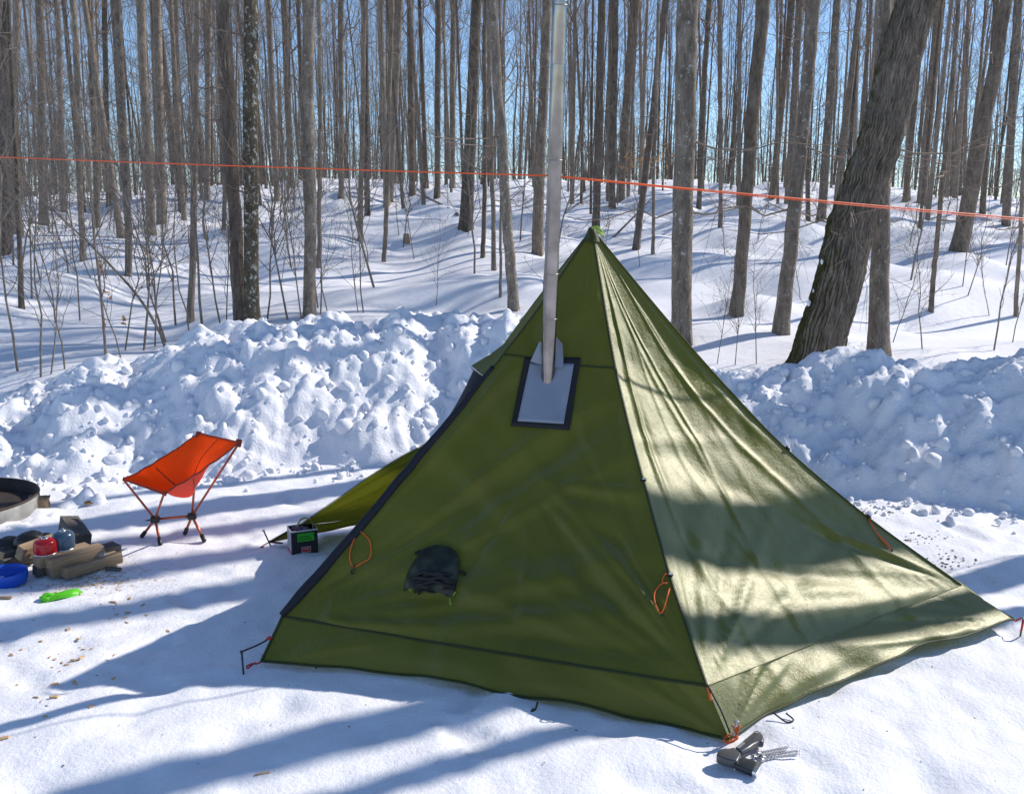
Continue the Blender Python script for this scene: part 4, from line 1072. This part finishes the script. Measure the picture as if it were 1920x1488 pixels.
# ------------------------------------------------------------------ black box by the door
c0 = at_z(548, 1043, 0); c1 = at_z(597, 1036, 0); c3 = at_z(535, 1033, 0)
e1 = nrm(c1 - c0); e2 = np.array([-e1[1], e1[0], 0]); bw = np.linalg.norm(c1 - c0); bd = .11; bh = .135
cen = c0 + e1 * bw / 2 + e2 * bd / 2; rz = math.atan2(e1[1], e1[0])
bx = Thing('tin_box', 'small black box with green and red labels beside the open door', 'box', (cen[0], cen[1], 0))
wl_ = .004
def bb(u0, u1, v0, v1, z0, z1, bev=.001):
    c = c0 + e1 * (u0 + u1) / 2 + e2 * (v0 + v1) / 2; return box((c[0], c[1], (z0 + z1) / 2), (abs(u1 - u0), abs(v1 - v0), z1 - z0), (0, 0, rz), bev)
bx.part('box_body', join(bb(0, bw, 0, wl_, 0, bh), bb(0, bw, bd - wl_, bd, 0, bh), bb(0, wl_, wl_, bd - wl_, 0, bh), bb(bw - wl_, bw, wl_, bd - wl_, 0, bh), bb(wl_, bw - wl_, wl_, bd - wl_, 0, .012)), M_TIN, smooth=False)
bx.part('rim', join(bb(-.003, bw + .003, -.003, .003, bh - .004, bh + .004), bb(-.003, .003, .0035, bd, bh - .004, bh + .004), bb(bw - .003, bw + .003, .0035, bd, bh - .004, bh + .004), bb(.0035, bw - .0035, bd - .003, bd + .003, bh - .004, bh + .004)), M_REFL, smooth=False)
bx.part('side_label', bb(-.0022, -.0002, .006, bd - .004, .02, bh - .008, 0), M_TINL, smooth=False)
bx.part('side_stripe', bb(-.0024, -.0003, .006, bd - .004, .006, .018, 0), M_LBLR, smooth=False)
gl_ = bx.part('green_label', bb(bw * .22, bw * .86, -.0022, -.0002, bh * .56, bh * .90, 0), M_LBLG, smooth=False)
for k in range(2):
    bx.part('label_print', bb(bw * .27, bw * (.76 - .08 * k), -.0030, -.0023, bh * (.64 + .10 * k), bh * (.675 + .10 * k), 0), M_LBLGD, smooth=False, under=gl_)
rl = bx.part('red_label', bb(bw * .36, bw * .72, -.0022, -.0002, bh * .10, bh * .34, 0), M_TINL, smooth=False)
bx.part('label_print', bb(bw * .38, bw * .70, -.0032, -.0023, bh * .13, bh * .31, 0), M_LBLR, smooth=False, under=rl)
bx.part('label_print', bb(bw * .42, bw * .66, -.0040, -.0033, bh * .235, bh * .265, 0), M_MARK, smooth=False, under=rl)
# things packed in the box
q = c0 + e1 * bw * .42 + e2 * bd * .5
g_ = join(*[((pool[k][0] * np.array([.022, .018, .016])) + q + np.array([(k - 2) * .016, .006 * (k % 2), bh - .006]), pool[k][1]) for k in range(5)])
tag(mk('purple_wrapper', g_[0], g_[1], plain('mauve_wrapper', (.16, .08, .15), .4, var=.5)), 'crumpled mauve wrapper in the top of the black box', 'wrapper')
s0 = c0 + e1 * bw * .62 + e2 * bd * .45
lv = curve([s0 + [-.045, 0, bh + .005], s0 + [-.02, 0, bh + .045], s0 + [.012, 0, bh + .052], s0 + [.034, -.004, bh + .034], s0 + [.044, -.01, bh - .03]], 26)
tag(mk('green_strap', *strip(lv, np.tile(e2, (26, 1)), .022, nrm(np.cross(np.gradient(lv, axis=0), e2)) * .004), plain('pale_olive_webbing', (.20, .24, .07), .6)), 'pale green strap bent over the rim of the black box', 'strap')

# ------------------------------------------------------------------ hatchet and loose stakes
hz = .012
def HP(px, py, z): return at_z(px, py, z)
axe = Thing('hatchet', 'black hatchet with charcoal handle lying on snow by the tent corner', 'hatchet', HP(1390, 1410, 0))
def slab(outline, z0, z1, bev=.004, edge=None):
    """extruded outline given as pixels on the plane z1, bevelled"""
    bm = bmesh.new(); vs = [bm.verts.new(Vector(HP(x, y, z1))) for x, y in outline]
    f = bm.faces.new(vs); f.normal_update()
    if f.normal.z < 0: f.normal_flip()
    r = bmesh.ops.extrude_face_region(bm, geom=[f]); lowv = [v_ for v_ in r['geom'] if isinstance(v_, bmesh.types.BMVert)]
    for v_ in vs: pass
    for v_ in lowv: v_.co.z = z1
    for v_ in vs: v_.co.z = z0
    if f.is_valid: f.normal_flip()
    bmesh.ops.recalc_face_normals(bm, faces=bm.faces[:])
    if bev: bmesh.ops.bevel(bm, geom=[e for e in bm.edges], offset=bev, segments=2, affect='EDGES', profile=.6)
    return from_bm(bm)
axe.part('head', slab([(1343, 1413), (1346, 1407), (1353, 1403), (1366, 1402), (1376, 1399), (1390, 1411), (1387, 1417), (1382, 1426), (1372, 1424), (1353, 1419)], .004, .034, .005), M_AXE, label='moulded collar wrapped over the steel head')
bl = axe.part('blade', slab([(1385, 1421), (1398, 1419), (1424, 1428), (1414, 1446), (1378, 1432), (1376, 1427)], .006, .026, .003), M_AXEH)
axe.part('cutting_edge', slab([(1420, 1426), (1429, 1430), (1419, 1449), (1410, 1445)], .008, .0275, .001), M_EDGE, under=bl)
hd_ = axe.part('handle', slab([(1377, 1400), (1396, 1384), (1413, 1370), (1418, 1367), (1425, 1369), (1431, 1376), (1433, 1382), (1432, 1390), (1424, 1389), (1414, 1394), (1406, 1400), (1390, 1409)], .010, .034, .008), M_AXE)
axe.part('lanyard_hole', box(HP(1419, 1373, .0352), (.010, .006, .002), (0, 0, -.3), .0), M_MARK, smooth=False, under=hd_)
d1 = nrm(HP(1397, 1390, .04) - HP(1383, 1403, .04))
mk0 = HP(1389, 1396, .0348)
for k in range(5):       # worn pale logotype on the handle
    axe.part('logo_mark', box(mk0 + d1 * (k - 2) * .0085, (.0052, .011 + .003 * (k % 2), .0016), (0, 0, math.atan2(d1[1], d1[0]) + .2), 0), M_MARK, smooth=False, under=hd_)
tw = []
for (a, b) in (((1421, 1411), (1483, 1399)), ((1414, 1418), (1480, 1404)), ((1430, 1418), (1502, 1406)), ((1428, 1423), (1502, 1412))):
    A_, B_ = HP(*a, .008), HP(*b, .006)
    t_ = Thing('twisted_stake', 'loose silver twisted tent stake on the snow beside the hatchet', 'tent stake', A_ * [1, 1, 0], 'loose twisted stakes')
    m = 60; s_ = np.linspace(0, 1, m); ax = nrm(B_ - A_); u1 = nrm(np.cross(ax, [0, 0, 1])); u2 = np.cross(ax, u1)
    C_ = A_ + s_[:, None] * (B_ - A_); an = s_ * 34
    hw_ = .0042 * np.interp(s_, [0, .9, 1], [1, 1, .15]); dd = np.cos(an)[:, None] * u1 + np.sin(an)[:, None] * u2; d2 = -np.sin(an)[:, None] * u1 + np.cos(an)[:, None] * u2
    Q = np.stack([C_ + dd * hw_[:, None] + d2 * .0012, C_ - dd * hw_[:, None] + d2 * .0012, C_ - dd * hw_[:, None] - d2 * .0012, C_ + dd * hw_[:, None] - d2 * .0012], 1)
    t_.part('shaft', (Q.reshape(-1, 3), [gridF(m, 4, True)]), M_STAKE)
    t_.part('head', box(A_, (.016, .016, .012), (0, .3, .4), .003), M_STAKE)

# ------------------------------------------------------------------ fire ring, timbers, canisters and small camp things at the left
rc = np.array([-3.43, 5.52, -.065]); rt = .47
ring = Thing('fire_ring', 'rusty steel fire ring half buried in snow', 'fire ring', rc)
def arc(prof): return lathe(prof, rc, 72)
ring.part('ring_wall', arc([(rt, -.02), (rt + .004, .05), (rt + .004, .15), (rt - .004, .155)]), M_GALV, label='frosted grey outer wall of the ring')
ring.part('ring_liner', arc([(rt - .004, .155), (rt - .012, .15), (rt - .016, .05), (rt - .02, -.02)]), M_RUST)
ring.part('ring_bed', arc([(rt - .022, .085), (.25, .095), (.08, .105), (.001, .10)]), M_RUST)
ring.part('rim_bead', lathe([(rt + .008 * math.cos(a), .155 + .008 * math.sin(a)) for a in np.linspace(0, 2 * math.pi, 9)], rc, 72), M_RUST)
kb = at_z(66, 952, 0)
tag(mk('kerb_stone', *box((kb[0], kb[1] + .05, .02), (.12, .10, .08), (0, .1, .4), .02, 3, .004), plain('tan_stone', (.30, .20, .12), .9, var=.3, bump=.01)), 'tan stone wedged under the edge of the fire ring', 'stone')
def timber(px, py, z, L, w, h, yaw, mat, lab, pitch=0.0, roll=0.0, name='timber'):
    """px,py: the near end's lower right corner"""
    p = at_z(px, py, z); d = np.array([math.cos(yaw), math.sin(yaw), 0]); s_ = np.array([-d[1], d[0], 0])
    c = p + d * L / 2 + s_ * w / 2 + np.array([0, 0, h / 2])
    g = box((0, 0, 0), (L, w, h), (0, 0, 0), .004, 1, .002)
    o = mk(name, g[0], g[1], mat, smooth=False); o.location = tuple(c); o.rotation_euler = (roll, pitch, yaw)
    return tag(o, lab, 'timber')
YW = R(52)
TW, TH = .062, .052
timber(126, 1086, 0.0, .30, .075, TH, YW, M_WOOD, 'brown timber at the bottom right of the stack below the canisters')
timber(98, 1085, 0.0, .29, .065, TH, YW, M_WOOD, 'bottom timber of the stack in the middle, end facing the blue bowl')
timber(72, 1083, 0.0, .28, .062, TH, YW, M_WOODG, 'grey bottom timber next to the blue bowl')
timber(97, 1069, TH, .28, .068, TH, YW, M_WOOD, 'upper brown timber carrying the two gas canisters, right one')
timber(74, 1066, TH, .27, .066, TH, YW, M_WOOD, 'upper brown timber carrying the red canister, left one')
timber(182, 1052, 0.0, .14, .09, .055, YW, M_WOODG, 'short dark grey block end behind the stack on the snow')
timber(44, 1052, TH + .012, .20, .05, .075, R(66), M_WOOD, 'split timber tilted on its corner beside the red canister', roll=R(24))
tl = at_z(140, 1014, TH * 2)
timber(172, 1027, .012, .30, .095, .105, R(128), M_WOODG, 'grey bark-covered split log behind the blue canister', pitch=R(-6), roll=R(10), name='split_log')
timber(8, 1072, 0.0, .25, .09, .06, R(60), M_WOODG, 'dark timber under the black glove at the edge of the stack')
timber(-2, 1060, .03, .2, .08, .06, R(60), M_WOODG, 'flat grey timber end beside the blue bowl')
def canister(px, py, z, r, h, mat, lab):
    p = at_z(px, py, z); p = p + np.array([0, r * .8, 0])
    t_ = Thing('gas_canister', lab, 'canister', p)
    t_.part('shell', lathe([(.001, .003), (r * .90, .0), (r * .98, .006), (r, .012), (r, h * .62), (r * .985, h * .72), (r * .90, h * .84), (r * .72, h * .93), (r * .45, h * .975), (r * .30, h * .985)], p, 48), mat)
    t_.part('bottom_rim', lathe([(r * .96, -.001), (r * 1.02, .002), (r * 1.02, .006), (r * .98, .008)], p, 48), M_BRASS)
    t_.part('valve', lathe([(r * .30, h * .97), (r * .30, h * 1.03), (r * .24, h * 1.05), (r * .14, h * 1.05), (r * .13, h * 1.12), (.0006, h * 1.12)], p, 24), M_BRASS); return t_
canister(78, 1043, TH * 2, .056, .082, M_RED, 'red gas canister standing on the timber stack')
canister(113, 1034, TH * 2, .054, .098, M_BLUEG, 'slate blue gas canister behind the red one on the timbers')
# black gloves slumped on the timbers
def blob(cp_, R3, rz_, seed, amp=.25):
    bm = bmesh.new(); bmesh.ops.create_icosphere(bm, subdivisions=4, radius=1); V, G = from_bm(bm)
    n_ = fbm(V[:, 0] * 1.3 + seed, V[:, 1] * 1.3 + V[:, 2] * 1.7, 4); V = V * (1 + amp * n_)[:, None] * np.array(R3)
    a = rz_; Rm = np.array([[math.cos(a), -math.sin(a), 0], [math.sin(a), math.cos(a), 0], [0, 0, 1]]); return V @ Rm.T + cp_, G
pg = at_z(45, 1030, .10) + np.array([0, .08, 0])
glv = Thing('glove', 'black leather glove slumped over the timber stack', 'glove', pg * [1, 1, 0] + [0, 0, .05])
glv.part('palm', blob(pg + [0, 0, .02], (.085, .055, .05), .35, 3), M_GLOVE)
for k, (dx, dy, dz, L, a) in enumerate(((.065, .02, .035, .06, .2), (.06, -.005, .03, .055, .0), (.05, .04, .03, .06, .5))):
    p0 = pg + [dx * .6, dy, dz]; d_ = np.array([math.cos(a), math.sin(a), -.25])
    glv.part('finger', tubes(np.array([p0, p0 + d_ * L * .5 + [0, 0, .008], p0 + d_ * L, p0 + d_ * (L + .006)]), np.array([.018, .017, .014, .004]), 10, True), M_GLOVE)
pg2 = at_z(8, 1040, .06) + np.array([0, .05, 0])
glv.part('cuff', blob(pg2 + [.0, .02, .02], (.11, .06, .05), .25, 9, .3), M_GLOVE)
# blue silicone bowl
pb = at_z(-6, 1106, 0) + np.array([0, .085, 0]); rb = .102
bowl = Thing('bowl', 'blue silicone camp bowl on the snow beside the timbers', 'bowl', pb)
bowl.part('wall', lathe([(rb * .86, .002), (rb * .93, .006), (rb * .95, .018), (rb * .98, .022), (rb * .985, .036), (rb * 1.0, .040), (rb, .064), (rb * .99, .068), (rb * .965, .066), (rb * .955, .045), (rb * .93, .04), (rb * .925, .022), (rb * .88, .018), (rb * .86, .01)], pb, 64), M_BOWL)
bowl.part('base', lathe([(rb * .86, .010), (rb * .4, .008), (.0008, .008)], pb, 64), M_BOWL)
# lime green silicone grip
c = curve([at_z(84, 1121, .014), at_z(94, 1115, .026), at_z(108, 1112, .030), at_z(124, 1108, .032), at_z(140, 1106, .028), at_z(152, 1111, .012)], 30)
gr = Thing('pot_gripper', 'curved lime green silicone pot gripper lying on the snow', 'gripper', at_z(118, 1118, 0))
w_ = np.interp(np.linspace(0, 1, 30), [0, .15, .4, .8, 1], [.030, .034, .026, .040, .022]); a_ = np.linspace(0, math.pi, 9)
V = np.array([[c[i] + np.array([0, -math.cos(q_) * w_[i], (math.sin(q_) - 1) * .022 + .004]) for q_ in a_] for i in range(30)])
V[..., 2] = np.maximum(V[..., 2], .004)
gr.part('shell', (V.reshape(-1, 3), [gridF(30, 9)]), M_GREEN)
rimg = np.concatenate([V[:, 0], V[-1, 1:], V[-2::-1, -1], V[0, -2::-1]]); gr.part('rim', tubes(rimg, np.full(len(rimg), .0035), 6), M_GREEN)
gr.part('pinched_end', blob(at_z(88, 1120, .018) + [0, .005, 0], (.028, .024, .018), .2, 12, .45), M_GREEN)
# sticks, clear bottle scrap
def chip(px, py, L, w, yaw, mat, lab, h=.012, cat='stick'):
    p = at_z(px, py, h * .6 + float(Zg(*at_z(px, py, 0)[:2])) * .8)
    tag(mk('wood_stick', *box(p, (L, w, h), (rng.normal(0, .1), rng.normal(0, .06), yaw), .003, 1, .001), mat), lab, cat)
chip(212, 1066, .085, .02, -.1, M_WOODG, 'short dark stick beside the sawdust patch', .016)
chip(8, 1120, .07, .015, .15, M_WOOD, 'flat pale stick on the snow near the blue bowl')
chip(492, 1449, .05, .007, .45, M_CHIP, 'thin reddish splinter lying alone on foreground snow', .005)
chip(168, 942, .06, .035, .2, M_LEAF, 'curled brown leaf lying on snow by the chair', .012, 'leaf')
pi_ = at_z(187, 1062, .0)
t_ = NT('clear_ice'); t_.set(Base_Color=(.9, .92, .95), Roughness=.15, Transmission_Weight=.8)
tag(mk('ice_chunk', *blob(pi_ + [0, .03, .035], (.028, .03, .05), .3, 15, .35), t_.m), 'clear glinting ice chunk at the right end of the timbers', 'ice')
# chips, sawdust and bark crumbs: uncountable litter
def litter(name, pts, mat, lab, smin, smax):
    gs = []
    for x, y in pts:
        s_ = rng.uniform(smin, smax); g = np.array([[-1, -.45, 0], [1, -.3, 0], [.8, .5, 0], [-.7, .4, 0], [-.8, -.3, .25], [.7, -.2, .3], [.6, .35, .25], [-.6, .3, .2]]) * s_ * rng.uniform(.6, 1.3, 3)
        a = rng.uniform(0, 6.28); Rm = np.array([[math.cos(a), -math.sin(a), 0], [math.sin(a), math.cos(a), 0], [0, 0, 1]])
        i = int(np.argmin(np.abs(ys - y))); j = int(np.argmin(np.abs(xs - x)))
        gs.append((g @ Rm.T + [x, y, Zground[i, j] + .002], [np.array([[0, 1, 5, 4], [1, 2, 6, 5], [2, 3, 7, 6], [3, 0, 4, 7], [4, 5, 6, 7]])]))
    g = join(*gs); tag(mk(name, g[0], g[1], mat, smooth=False), lab, 'litter', kind='stuff')
def cloud(px, py, sx_, sy_, n): return [at_z(rng.normal(px, sx_), rng.normal(py, sy_), 0)[:2] for _ in range(n)]
litter('sawdust', cloud(190, 1078, 38, 14, 420) + cloud(130, 1100, 40, 10, 120), M_CHIP, 'tan sawdust and shavings strewn right of the timber stack', .002, .007)
litter('wood_chips', cloud(150, 1235, 45, 28, 26) + cloud(60, 1320, 60, 30, 10) + cloud(270, 1150, 60, 30, 14), M_CHIP, 'pale wood chips scattered on the trodden snow', .005, .018)
litter('bark_crumbs', cloud(1730, 1010, 40, 6, 35) + cloud(1770, 1050, 35, 8, 55) + cloud(1660, 960, 40, 6, 50), M_BARKD, 'dark bark crumbs on the snow right of the tent', .003, .012)
litter('snow_specks', [(rng.uniform(-2.6, 3.0), rng.uniform(2.3, 6.2)) for _ in range(320)], M_BARKD, 'tiny dark bark specks dotted over the packed snow', .0015, .005)
